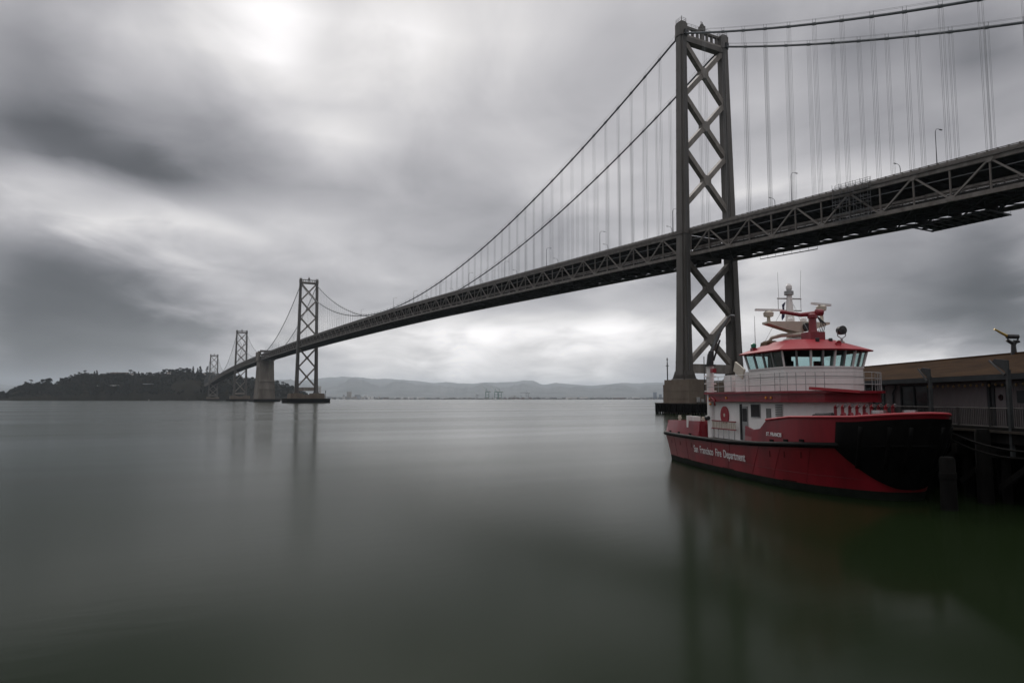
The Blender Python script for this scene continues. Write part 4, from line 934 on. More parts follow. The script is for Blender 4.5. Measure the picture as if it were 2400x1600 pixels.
def fireboat():
    t = thing('fireboat', 'red and white fireboat moored beside the pier with a black blunt bow', 'fireboat', cam_plan(16.55, 58.8), B_ROT, None, False)
    # hull
    m = MB(); zs = [-1.0, -.4, 0, .22, .42]
    rows = [[hullpt(i, z) for i in range(NS)] for z in zs]; m.grid(rows, 1)
    rows = [[hullpt(i, .42 + (zrub(O_RB[i][0])-.42)*u) for i in range(NS)] for u in np.linspace(0, 1, 9)]; m.grid(rows, 0)
    mirror(m)
    tr = [hullpt(0, z) for z in zs] + [hullpt(0, .42 + (zrub(0)-.42)*u) for u in np.linspace(0, 1, 9)]
    m.add(tr + [(p[0], -p[1], p[2]) for p in tr], [(k, k+1, k+1+len(tr), k+len(tr)) for k in range(len(tr)-1)], 0)
    hull = m.build('hull', [RED, BOOT], t, smooth='auto')
    # bulwarks: raised stern, low waist, raised bow
    def bulw(i0, i1, name):
        m = MB()
        for inn in (0, .12):
            rows = []
            for u in (0, .5, 1):
                row = []
                for i in range(i0, i1):
                    zr, zt = zrub(O_RB[i][0]), ztop(O_TP[i][0]); p = hullpt(i, zr + (zt-zr)*u); row.append((p[0]-(inn if p[0] > 24 else 0), p[1]+inn if p[1] < -.2 else p[1], p[2]))
                rows.append(row)
            m.grid(rows)
        n = i1-i0; a = 2*n; b = 5*n
        m.f += [(a+k, a+k+1, b+k+1, b+k) for k in range(n-1)]; m.mi += [0]*(n-1)
        m.f += [(0, a, b, 3*n), (n-1, 4*n-1, b+n-1, a+n-1)]; m.mi += [0, 0]
        mirror(m); return m.build(name, RED, t, smooth='auto')
    iS = next(i for i in range(NS) if O_TP[i][0] > 7.6); iF = next(i for i in range(NS) if O_TP[i][0] > 14.8)
    bulw(0, iS+1, 'stern_bulwark'); bulw(iF, NS, 'bow_bulwark')
    m = MB(); m.bb(.05, .2, -3.3, 3.3, 2.2, 3.3); m.build('transom_bulwark', RED, t)
    for e in (-1, 1): MB().bb(7.4, 7.75, min(e*3.7, e*2.4), max(e*3.7, e*2.4), 2.25, 3.44).build('bulwark_end', RED, t)
    SE = mat('hull_seam', (0.13, 0.006, 0.012), 0.5, 0, 0.3, 2); GR = mat('hull_grime', (0.035, 0.012, 0.01), 0.9, 0, 0.4, 3, spec=0.1)
    for x in (2.2, 5.0, 9.6, 13.2, 16.4, 19.2, 21.4):
        i = min(range(NS), key=lambda j: abs(O_RB[j][0]-x)); m = MB()
        for e in (-1, 1):
            q = [hullpt(i, z) for z in np.linspace(.5, zrub(x)-.12, 7)]; m.tube([(p[0], (p[1]-.004)*-e, p[2]) for p in q], .014, 4)
        m.build('plate_seam', SE, hull)
    m = MB(); q = [hullpt(i, .98) for i in range(2, NS-14)]; m.tube([(p[0], p[1]-.003, p[2]) for p in q], .012, 4); m.build('plate_seam', SE, hull)
    for x in (1.2, 3.4, 5.8, 17.9, 19.6, 21.2):
        i = min(range(NS), key=lambda j: abs(O_TP[j][0]-x)); p = hullpt(i, zrub(x)+.22); MB().box((p[0], p[1]-.01, p[2]), (.42, .06, .12)).build('scupper', RUBB, t)
        p = hullpt(i, zrub(x)-.5); MB().box((p[0]+.05, p[1]-.004, p[2]), (.06, .012, .55)).build('rust_streak', GR, hull)
    for x, w in ((4.2, 1.1), (11.3, 1.6), (18.3, 1.3)):
        i0 = min(range(NS), key=lambda j: abs(O_WL[j][0]-x)); i1 = min(range(NS), key=lambda j: abs(O_WL[j][0]-x-w)); m = MB()
        m.grid([[(lambda p: (p[0], p[1]-.006, p[2]))(hullpt(i, z)) for i in range(i0, max(i1, i0+2)+1)] for z in (.43, .5 + .04*math.sin(x))]); m.build('waterline_stain', GR, hull)
    # cap rail of the bow bulwark
    m = MB(); pts = [hullpt(i, ztop(O_TP[i][0])) for i in range(next(i for i in range(NS) if O_TP[i][0] > 17.2), NS)]
    pts = pts + [(p[0], -p[1], p[2]) for p in pts[-2::-1]]; m.tube([(p[0], p[1], p[2]+.02) for p in pts], .075, 8); m.build('cap_rail', RED_R, t, smooth=True)
    # rub rail
    pts = [hullpt(i, zrub(O_RB[i][0])) for i in range(NS)]; pts = pts + [(p[0], -p[1], p[2]) for p in pts[-2::-1]]
    MB().tube([(p[0]+(.05 if p[0] > 24 else 0), p[1]*1.012, p[2]) for p in pts], .15, 8).build('rub_rail', RUBB, t, smooth=True)
    # bow cover: raised black skin over the stem and shoulders
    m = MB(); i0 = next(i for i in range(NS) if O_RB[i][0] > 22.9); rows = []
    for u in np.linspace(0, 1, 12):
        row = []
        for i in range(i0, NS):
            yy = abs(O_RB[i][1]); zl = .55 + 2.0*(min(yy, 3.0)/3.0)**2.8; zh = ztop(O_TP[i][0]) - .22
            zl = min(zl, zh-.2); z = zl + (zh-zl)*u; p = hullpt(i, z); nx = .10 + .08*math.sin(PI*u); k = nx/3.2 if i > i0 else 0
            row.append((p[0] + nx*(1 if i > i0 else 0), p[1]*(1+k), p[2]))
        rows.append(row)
    m.grid(rows); mirror(m); m.build('black_bow_cover', RUBB, t, smooth=True)
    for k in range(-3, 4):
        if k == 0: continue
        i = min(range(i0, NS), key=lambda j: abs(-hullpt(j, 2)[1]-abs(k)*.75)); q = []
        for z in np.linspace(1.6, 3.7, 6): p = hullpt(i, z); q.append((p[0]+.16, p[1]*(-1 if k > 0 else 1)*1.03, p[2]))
        MB().tube(q, .11, 8).build('bow_rib', RUBB, t, smooth=True)
    # decks
    m = MB(); pl = [(O_RB[i][0]-.05, -max(O_RB[i][1]-.1, 0)) for i in range(NS)]
    rows = [[(p[0], p[1]*s, zrub(p[0]) + .02) for p in pl] for s in (1, 0, -1)]; m.grid(rows); m.build('main_deck', BDECK, t)
    # lower house
    def outline(x0, x1, hw, nose, n=7):
        P = [(x0, hw), (x0, -hw)]; P += [(x1-nose + nose*math.sin(a), -hw + hw*.999*(1-math.cos(a))**1.0*.62) for a in np.linspace(0, PI/2, n)]
        Q = [(p[0], -p[1]) for p in P[2:]][::-1]; return P + Q
    hz0, hz1 = 2.3, 4.9
    m = MB(); po = outline(8.3, 19.0, 2.9, 1.6); m.prism(po, hz0, hz1); house = m.build('deckhouse', WHITE, t)
    Y = -2.9
    def side_box(x0, x1, z0, z1, m_, nm, d=.05, par=None): o = MB().bb(x0, x1, Y-d, Y+.02, z0, z1).build(nm, m_, par or house); return o
    for x0, x1, z0, z1 in ((14.0, 15.1, 3.95, 4.72),): side_box(x0-.06, x1+.06, z0-.06, z1+.06, GALV, 'window_frame', .04); side_box(x0, x1, z0, z1, INTR, 'window', .06)
    side_box(12.75, 13.5, 2.35, 4.6, GALV, 'door', .05); side_box(12.83, 13.42, 3.6, 4.45, INTR, 'door_window', .07); side_box(12.5, 12.66, 2.35, 4.75, DARKM, 'door_jamb', .1)
    side_box(15.9, 16.45, 2.4, 4.5, BDECK, 'locker_door', .04)
    m = MB()
    for z in np.linspace(4.05, 4.7, 7): m.bb(17.05, 17.75, Y-.07+.25*0, Y+.0, z, z+.055)
    m.build('louvre', BDECK, house)
    # round department seal: disc, ring, cross
    c = (10.15, Y-.035, 3.95); prf = lambda r, h: [(0.001, -h), (r, -h), (r, h), (0.001, h)]
    MB().lathe(prf(.56, .03), c, 28, axis='y').build('seal', RED, house)
    MB().lathe([(.56, -.045), (.62, -.045), (.62, .045), (.56, .045)], c, 28, axis='y').build('seal_ring', RED_R, house)
    m = MB()
    for a in range(4):
        an = PI/4 + a*PI/2; ca, sa = math.cos(an), math.sin(an); P = [(.08, -.05), (.4, -.22), (.34, 0), (.4, .22), (.08, .05)]; V = [(c[0]+p*ca-q*sa, c[1]-.045, c[2]+p*sa+q*ca) for p, q in P]; m.add(V, [(0, 1, 2, 3, 4)])
    m.build('seal_cross', RED_R, house)
    MB().lathe(prf(.13, .05), c, 16, axis='y').build('seal_centre', CREAM, house)
    # hose rack under the seal
    m = MB()
    for z in (2.95, 3.5): m.bb(8.6, 12.3, Y-.34, Y-.26, z, z+.07)
    m.build('rack_rail', RED, house)
    for x in np.linspace(8.75, 12.15, 14): MB().bb(x-.05, x+.05, Y-.32, Y-.27, 3.0, 3.5).build('rack_slat', CREAM, house)
    m = MB()
    for x in np.linspace(8.8, 12.1, 5): m.tube([(x, Y-.3, 2.3), (x, Y-.3, 2.95)], .03, 6)
    m.build('rack_leg', CHROME, house)
    # upper deck: red fascia and lip
    m = MB(); m.prism(outline(7.9, 19.5, 3.28, 1.8), 4.9, 5.42); up = m.build('upper_deck', RED, t)
    m = MB(); m.prism(outline(7.8, 19.75, 3.42, 1.9), 5.42, 5.56); m.build('deck_lip', RED, t)
    for x, z in ((8.5, 5.1), (11.2, 5.16), (16.6, 5.16), (17.2, 5.16)): MB().lathe([(.07, -.04), (.09, 0), (.05, .05)], (x, -3.3, z), 10, axis='y').build('amber_light', AMBER, up)
    # wheelhouse
    wz0, wz1, wz2 = 5.56, 7.0, 7.98
    base = [(13.2, 2.6), (13.2, -2.6), (17.6, -2.6), (18.4, -1.35), (18.6, 0), (18.4, 1.35), (17.6, 2.6)]
    m = MB(); n = len(base)
    ring = lambda g, z: [((p[0]-15.5)*(1+g/3.2) + 15.5, p[1]*(1+g/2.75), z) for p in base]
    V0, V1, I0, I1 = ring(0, wz0), ring(0, wz1), ring(-.12, wz0), ring(-.12, wz1)
    for k in range(n):
        j = (k+1) % n; m.add([V0[k], V0[j], V1[j], V1[k]], [(0, 1, 2, 3)]); m.add([I0[k], I0[j], I1[j], I1[k]], [(3, 2, 1, 0)]); m.add([V1[k], V1[j], I1[j], I1[k]], [(0, 1, 2, 3)])
    wh = m.build('wheelhouse_wall', WHITE, t)
    for z in (5.95, 6.42):
        m = MB(); a, b = ring(.012, z), ring(.012, z+.03)
        for k in range(n): j = (k+1) % n; m.add([a[k], a[j], b[j], b[k]], [(0, 1, 2, 3)])
        m.build('wall_seam', BDECK, wh)
    m = MB(); a, b, c_, d_ = ring(.05, wz1-.05), ring(.05, wz1+.04), ring(-.14, wz1+.04), ring(-.14, wz1-.05)
    for k in range(n):
        j = (k+1) % n; m.add([a[k], a[j], b[j], b[k]], [(0, 1, 2, 3)]); m.add([b[k], b[j], c_[j], c_[k]], [(0, 1, 2, 3)])
    m.build('window_sill', WHITE, wh)
    T0, T1 = ring(-.02, wz1+.04), ring(.20, wz2+.02)
    npan = [3, 3, 1, 1, 1, 1, 3]
    for k in range(n):
        j = (k+1) % n; q = [3, 4, 2, 2, 2, 2, 4][k]
        A0, A1, B0, B1 = map(Vector, (T0[k], T0[j], T1[k], T1[j]))
        for i in range(q):
            u0, u1 = i/q, (i+1)/q; g = .045/max((A1-A0).length, .1)*1.0
            P = [A0.lerp(A1, u0+g), A0.lerp(A1, u1-g), B0.lerp(B1, u1-g), B0.lerp(B1, u0+g)]; m = MB(); m.add(P, [(0, 1, 2, 3)]); m.build('window_pane', GLASS, wh, fix=False)
            m = MB(); m.beam(A0.lerp(A1, u0), B0.lerp(B1, u0), .13, .11, (A1-A0)); m.build('mullion', WHITE if i == 0 else GALV, wh)
    # interior: floor, console, chairs
    MB().prism([(p[0], p[1]) for p in ring(-.3, 0)], 5.6, 5.66).build('cabin_floor', INTR, t)
    m = MB(); m.bb(17.0, 17.8, -2.0, 2.0, 5.66, 7.0); m.build('helm_console', INTR, t)
    for y in (-1.1, 1.0):
        m = MB(); m.bb(15.5, 16.1, y-.3, y+.3, 5.9, 6.6); m.bb(15.4, 15.58, y-.32, y+.32, 6.6, 7.5); m.build('helm_chair', INTR, t)
    m = MB(); m.bb(13.3, 13.5, -.9, .3, 5.66, 7.9); m.bb(14.4, 14.8, -1.9, -1.3, 5.66, 7.9); m.build('cabin_bulkhead', INTR, t)
    # roof: hipped plate
    e0, e1, e2 = ring(.5, wz2), ring(.54, wz2+.07), [((p[0]-15.3)*.52+15.3, p[1]*.58, 8.78) for p in base]
    m = MB(); m.loft([ring(.1, wz2), e0, e1, e2]); rf = m.build('roof', RED_R, t)
    MB().prism([(p[0], p[1]) for p in ring(.22, 0)], wz2-.05, wz2-.005).build('soffit', INTR, rf)
    # roof gear ---------------------------------------------------------
    MB().lathe([(.9, 8.7), (.85, 8.95), (.45, 9.1)], (14.6, 0, 0), 8).build('mast_base', WHITE, t)
    # spreader wings of the mast platform
    m = MB(); m.loft([[(14.3, -2.15, 9.95), (15.1, -2.15, 9.95), (15.2, -.9, 9.55), (15.3, 0, 9.35), (15.2, .9, 9.55), (15.1, 2.15, 9.95), (14.3, 2.15, 9.95), (14.2, 0, 9.35)], [(14.3, -2.15, 10.08), (15.1, -2.15, 10.08), (15.2, -.9, 10.08), (15.3, 0, 10.08), (15.2, .9, 10.08), (15.1, 2.15, 10.08), (14.3, 2.15, 10.08), (14.2, 0, 10.08)]]); plat = m.build('mast_platform', CREAM, t)
    m = MB(); m.bb(14.35, 15.0, -.5, .5, 9.0, 9.4); m.build('mast_trunk', CREAM, t)
    MB().lathe([(.001, -.1), (.26, -.1), (.26, .1), (.001, .1)], (15.35, .35, 9.72), 16, axis='x').build('loud_hailer', DARKM, plat)
    m = MB(); m.tube([(14.0, 0, 10.0), (14.0, 0, 12.0)], [.32, .17], 8); mast = m.build('mast', WHITE, t)
    m = MB(); m.tube([(14.0, -.02, 12.0), (14.0, -.02, 12.25)], .3, 10); m.build('mast_top_platform', GALV, mast); MB().lathe([(.14, 12.25), (.2, 12.4), (.2, 12.6), (.1, 12.75)], (14.0, 0, 0), 10).build('mast_light', WHITE, mast)
    for z, w in ((11.75, .85), (10.95, .85)):
        MB().tube([(14.0, -w, z), (14.0, w, z)], .05, 6).build('crosstree', GALV, mast)
    for y in (-.8, .82): MB().tube([(14.0, y, 10.95), (14.0, y, 11.75)], .02, 4).build('stay', GALV, mast)
    for y, a, b in ((-.75, 11.75, 13.5), (.8, 11.75, 13.7)): MB().tube([(14.0, y, a), (14.05, y*1.08, b)], [.014, .008], 5).build('whip_antenna', GALV, mast)
    m = MB(); rows = [[(13.75-.02*k, -.42 - .07*math.sin(k*1.3+j), 11.35-.20*k-.0*j) for j in range(2)] for k in range(5)]; m.grid([[(14.05-.05*k, -.30-.05*math.sin(k), 11.55-.2*k), (13.85-.03*k, -.42-.04*math.cos(k*1.7), 11.35-.21*k)] for k in range(6)]); m.build('flag', BLUE, mast)
    for y, z, tilt, nm in ((-1.85, 10.75, 0, 'a'), (1.9, 11.2, .35, 'b')):
        ps = MB().tube([(14.6, y, 10.08), (14.6, y, z-.3)], [.13, .1], 8).build('radar_pylon', CREAM, plat)
        MB().lathe([(.12, z-.35), (.3, z-.3), (.33, z-.05), (.2, z+.05)], (14.6, y, 0), 12).build('radar_motor', CREAM, t)
        m = MB(); a = PI/2 + tilt; m.box((14.6, y, z+.13), (1.8, .2, .13), 0, a); m.build('radar_bar', WHITE, t)
    for y in (-.4, .5, 1.05): MB().lathe([(.14, 10.08), (.2, 10.12), (.2, 10.3), (.12, 10.4)], (14.75, y, 0), 12).build('satellite_dome', WHITE, plat)
    for y, x in ((-1.0, 13.6), (1.0, 13.6), (0.0, 16.9)): MB().tube([(14.0, 0, 11.9), (x, y*1.9, 8.4)], .012, 4).build('wire_stay', GALV, mast)
    # red roof monitor (water cannon)
    m = MB(); m.bb(16.0, 17.0, -.45, .55, 8.55, 9.25); m.build('monitor_base', RED, t)
    m = MB(); m.lathe([(.3, 9.25), (.24, 9.4), (.22, 10.1), (.3, 10.15), (.3, 10.35), (.2, 10.45)], (16.5, .05, 0), 14); mon = m.build('water_monitor', RED, t, smooth='auto')
    m = MB(); m.tube([(16.55, .35, 10.45), (16.4, .0, 10.42), (16.2, -.6, 10.38), (15.9, -1.35, 10.55), (15.8, -1.7, 10.62)], [.17, .16, .13, .11, .15], 10); m.build('monitor_barrel', RED, mon, smooth=True)
    MB().lathe([(.1, -.25), (.22, -.2), (.22, .2), (.1, .25)], (16.6, .45, 10.5), 12, axis='y').build('monitor_wheel', RED, mon)
    m = MB()
    for k in range(4): m.tube([(16.5, .35, 10.3), (16.7, .5+.1*k, 9.8), (16.55, .35+.12*k, 9.2)], .03, 6)
    m.build('monitor_hose', DARKM, mon)
    # covered gear, arched pipe, lights on the roof
    m = MB(); m.loft([[(13.6+a, -2.0+b, 8.32+z) for a, b in ((0, 0), (.95, 0), (.95, .9), (0, .9))] for z in (0, .02)] + [[(13.65+a, -1.95+b, 8.78) for a, b in ((0, 0), (.85, 0), (.85, .8), (0, .8))], [(13.8+a, -1.8+b, 8.9) for a, b in ((0, 0), (.55, 0), (.55, .5), (0, .5))]]); m.build('covered_gear', TARP, t)
    MB().tube([(13.9, -1.6, 8.7), (14.1, -1.4, 9.1), (14.6, -1.0, 9.22), (15.6, .0, 9.22), (16.2, .5, 9.1)], .12, 8).build('arched_pipe', CREAM, t, smooth=True)
    MB().bb(13.75, 14.1, -2.75, -2.45, 8.12, 8.42).build('sidelight_box', RED, t); MB().lathe([(.12, 8.42), (.17, 8.46), (.17, 8.68), (.08, 8.74)], (13.92, -2.6, 0), 12).build('green_sidelight', GREENL, t)
    MB().tube([(13.6, -2.3, 8.4), (13.6, -2.3, 10.6)], [.03, .012], 5).build('whip_antenna', GALV, t)
    m = MB(); m.lathe([(.001, -.18), (.26, -.18), (.28, .16), (.001, .2)], (17.3, 1.45, 9.32), 16, axis='x'); sl = m.build('searchlight', DARKM, t)
    m = MB(); m.tube([(17.3, 1.15, 9.3), (17.3, 1.2, 8.95), (17.3, 1.45, 8.8), (17.3, 1.7, 8.95), (17.3, 1.75, 9.3)], .03, 6); m.tube([(17.3, 1.45, 8.5), (17.3, 1.45, 8.82)], .07, 8); m.build('searchlight_yoke', GALV, sl)
    MB().lathe([(.28, 8.5), (.3, 8.62), (.2, 8.72)], (17.0, 1.5, 0), 12).build('light_base', CREAM, t)
    for x, y in ((17.3, .7), (16.6, 1.0), (17.5, -.3)): MB().lathe([(.1, 8.5), (.13, 8.75), (.1, 8.82)], (x, y, 0), 10).build('floodlight', DARKM, t)
    m = MB(); m.lathe([(.03, -.3), (.05, -.1), (.17, .22), (.17, .25), (.03, .2)], (18.1, .55, 8.42), 12, axis='x'); m.build('horn', RED_R, t)
    # upper deck fittings ------------------------------------------------
    m = MB(); m.bb(9.7, 10.9, -2.7, -2.05, 5.6, 6.75); m.build('white_locker', WHITE, t)
    MB().lathe([(.2, -.75), (.42, -.65), (.45, 0), (.42, .65), (.2, .75)], (9.3, -1.7, 6.3), 14, axis='y').build('life_raft', WHITE, t, smooth='auto')
    m = MB(); m.beam((11.2, -2.6, 7.35), (12.5, -2.6, 6.75), .12, .7, (0, 0, 1)); m.build('open_hatch', CREAM, t)
    m = MB(); m.bb(11.2, 13.1, -2.6, -2.3, 5.56, 6.9); m.build('aft_screen', WHITE, t)
    m = MB(); pts = [(8.0, -3.2), (8.0, 3.2)]
    po = outline(8.0, 19.55, 3.3, 1.85)
    for z in (5.95, 6.3, 6.65):
        m.tube([(p[0], p[1], z) for p in po[1:]], .018, 5)
    rl = m.build('deck_rail', GALV, t)
    for k in range(1, len(po)): MB().tube([(po[k][0], po[k][1], 5.56), (po[k][0], po[k][1], 6.65)], .02, 5).build('stanchion', GALV, rl)
    for x in (10, 12, 14, 16):
        for y in (-3.3, 3.3): MB().tube([(x, y, 5.56), (x, y, 6.65)], .02, 5).build('stanchion', GALV, rl)
    # hydraulic crane on the after corner of the house
    m = MB(); m.tube([(8.15, -3.05, 2.3), (8.15, -3.05, 7.5)], .26, 12); cr_ = m.build('crane_post', WHITE, t, smooth='auto')
    m = MB(); m.tube([(8.15, -3.05, 7.5), (8.15, -3.05, 7.62)], .42, 12); m.tube([(8.15, -3.05, 7.62), (8.2, -3.0, 8.3), (8.25, -2.95, 8.6)], [.26, .24, .18], 10); m.build('crane_head', DARKM, cr_)
    m = MB(); m.beam((8.2, -3.0, 8.4), (8.9, -2.6, 9.9), .19, .22); m.beam((8.9, -2.6, 9.9), (9.5, -2.2, 10.9), .14, .16); m.tube([(9.5, -2.2, 10.9), (9.75, -2.05, 11.1), (9.95, -1.9, 11.05)], .09, 8); m.build('crane_boom', LAMPG, cr_)
    MB().tube([(8.35, -2.85, 7.9), (8.85, -2.55, 9.4)], .07, 8).build('crane_ram', DARKM, cr_)
    for z in (5.65, 6.2, 6.75): MB().tube([(8.15, -3.5, z), (8.15, -2.6, z)], .05, 6).build('crane_step', WHITE, cr_)
    m = MB(); m.bb(8.5, 8.9, -3.2, -2.9, 7.0, 7.3); m.build('valve_box', RED, cr_)
    MB().lathe([(.001, -.12), (.2, -.12), (.14, .15), (.001, .15)], (8.2, -3.35, 3.7), 12, axis='x').build('deck_floodlight', DARKM, cr_)
    m = MB(); m.tube([(8.6, -3.2, 5.0), (8.9, -3.35, 5.2), (9.4, -3.35, 5.0), (9.5, -3.35, 4.6)], .06, 6); m.build('loop_hose', RED, t, smooth=True)
    MB().lathe([(.06, -.06), (.1, 0), (.06, .08)], (8.5, -3.25, 4.7), 10, axis='z').build('amber_beacon', AMBER, t)
    # aft deck fittings
    m = MB(); m.lathe([(.35, -.5), (.75, -.45), (.75, -.35), (.3, -.3), (.3, .3), (.75, .35), (.75, .45), (.35, .5)], (7.2, -1.2, 2.95), 16, axis='y'); m.build('hose_reel', RED, t)
    m = MB(); m.bb(4.9, 5.9, -3.45, -2.9, 3.35, 3.75); m.bb(5.2, 5.5, -3.75, -3.4, 2.9, 3.8); m.build('chock', WHITE, t)
    for x in (2.0, 6.6): m = MB(); m.tube([(x, -3.0, 2.2), (x, -3.0, 3.75)], .12, 8); m.bb(x-.3, x+.3, -3.05, -2.95, 3.5, 3.6); m.build('bitt', CREAM, t)
    MB().tube([(7.9, -2.5, 2.2), (8.0, -1.5, 3.6), (8.1, 0, 3.7), (8.0, 1.5, 3.6)], .04, 6).build('aft_rail', CHROME, t)
    MB().bb(-.7, .1, -2.6, 2.6, .55, .7).build('swim_platform', DARKM, t)
    # foredeck: red hose manifold with two rows of outlets, capstan, bollards
    mf = MB(); mf.tube([(20.6, -1.5, 4.05), (20.6, 2.3, 4.05)], .12, 10); mf.tube([(21.2, -1.8, 3.75), (21.2, 2.3, 3.75)], .12, 10); man = mf.build('hose_manifold', RED, t, smooth='auto')
    for k in range(9):
        y = -1.35 + k*.44
        m = MB(); m.tube([(20.6, y, 4.05), (20.6, y, 4.6)], .085, 8); m.tube([(20.6, y, 4.6), (20.8, y, 4.72)], .1, 8); m.build('outlet', RED if k % 2 == 0 else RED_R, man)
        m = MB(); m.tube([(21.2, y, 3.75), (21.2, y, 4.2)], .085, 8); m.tube([(21.2, y, 4.2), (21.42, y, 4.25)], .11, 8); m.build('outlet', RED, man)
        MB().lathe([(.001, -.03), (.1, -.03), (.1, .03), (.001, .03)], (20.85, y, 4.72), 8, axis='x').build('outlet_cap', CHROME, man)
    m = MB(); m.lathe([(.4, 3.6), (.28, 3.8), (.3, 4.1), (.42, 4.2), (.35, 4.3)], (21.0, -2.4, 0), 12); m.tube([(20.5, -2.6, 4.1), (21.8, -2.3, 4.22)], .14, 8); m.build('capstan', DARKM, t)
    MB().lathe([(.25, 2.7), (.25, 4.3), (.36, 4.35), (.36, 4.5)], (23.6, -.9, 0), 12).build('bow_bollard', CHROME, t)
    MB().lathe([(.25, 2.7), (.25, 4.3), (.36, 4.35), (.36, 4.5)], (23.6, .9, 0), 12).build('bow_bollard', CHROME, t)
    MB().tube([(23.6, -.9, 4.1), (23.6, .9, 4.1)], .12, 8).build('bollard_bar', CHROME, t)
    m = MB(); m.beam((19.6, -2.2, 5.7), (19.9, .6, 5.5), .3, .16); m.build('folded_awning', RED_R, t)
    # lettering on the starboard side
    def side_frame(x, z, off=.05):
        i = min(range(NS), key=lambda j: abs(hullpt(j, z)[0]-x)); a, b = Vector(hullpt(i-1, z)), Vector(hullpt(i+1, z)); d = (b-a).normalized()
        u = (Vector(hullpt(i, z+.3)) - Vector(hullpt(i, z-.3))).normalized(); n = d.cross(u).normalized(); u = n.cross(d)
        p = Vector(hullpt(i, z)); k = (x - p.x)/d.x; p = p + d*k + n*off
        return Matrix(((d.x, u.x, n.x, p.x), (d.y, u.y, n.y, p.y), (d.z, u.z, n.z, p.z), (0, 0, 0, 1)))
    x = 6.6
    for w in ('San', 'Francisco', 'Fire', 'Department'):
        o = text_mesh(w, .74, LETT, t, side_frame(x, 1.14, .06), 'hull_lettering', sx=.84)
        x += max(v.co.x for v in o.data.vertices)*.84 + .30
    text_mesh('ST. FRANCIS', .30, LETT, t, side_frame(17.6, 2.92, .05), 'name_lettering', sx=1.0)
    return t
fireboat()

# ------------------------------------------------------------------ pier with shed
SIDING = mat('grey_siding', (0.125, 0.112, 0.115), 0.8, 0, 0.12, 1.2, (1, 1, .3), 0, (0.11, 0.098, 0.098), spec=0.12)
ROOFM = mat('brown_shingle', (0.055, 0.031, 0.015), 0.9, 0, 0.25, 1.2, (.25, 1, 1), 0.4, (0.032, 0.018, 0.010), bscale=6, spec=0.12)
FASC = mat('dark_fascia', (0.03, 0.034, 0.037), 0.6, 0, 0.15, 1, spec=0.12)
WIN = mat('dark_window', (0.012, 0.013, 0.014), 0.15, 0, 0.2, 1)
PDECK = mat('pier_deck_timber', (0.04, 0.034, 0.028), 0.9, 0, 0.3, 1.5, (.4, 3, 1), .3, spec=0.12)
RAILM = mat('dark_rail_paint', (0.055, 0.052, 0.05), 0.6, 0.2, 0.15, 3, spec=0.12)
POSTM = mat('dark_post_paint', (0.05, 0.054, 0.056), 0.6, 0.2, 0.15, 2, spec=0.12)
BULB = mat('amber_bulb', (0.22, 0.14, 0.05), 0.35, 0, 0.1, 3)
BRASS = mat('brass', (0.45, 0.33, 0.10), 0.35, 0.6, 0.1, 3)
PO = (40.0, -25.5, 0.0)                       # pier frame: x = distance ahead of the viewer, y = minus distance to the right
def pthing(name, label, cat, group=None, at_=None):
    x, y, z = at_ or PO; p = CAM + FW*x - RT*y; t = thing(name, label, cat, (p.x, p.y, z), YAW, group, False); OFF[t.name] = (x, y, z); return t
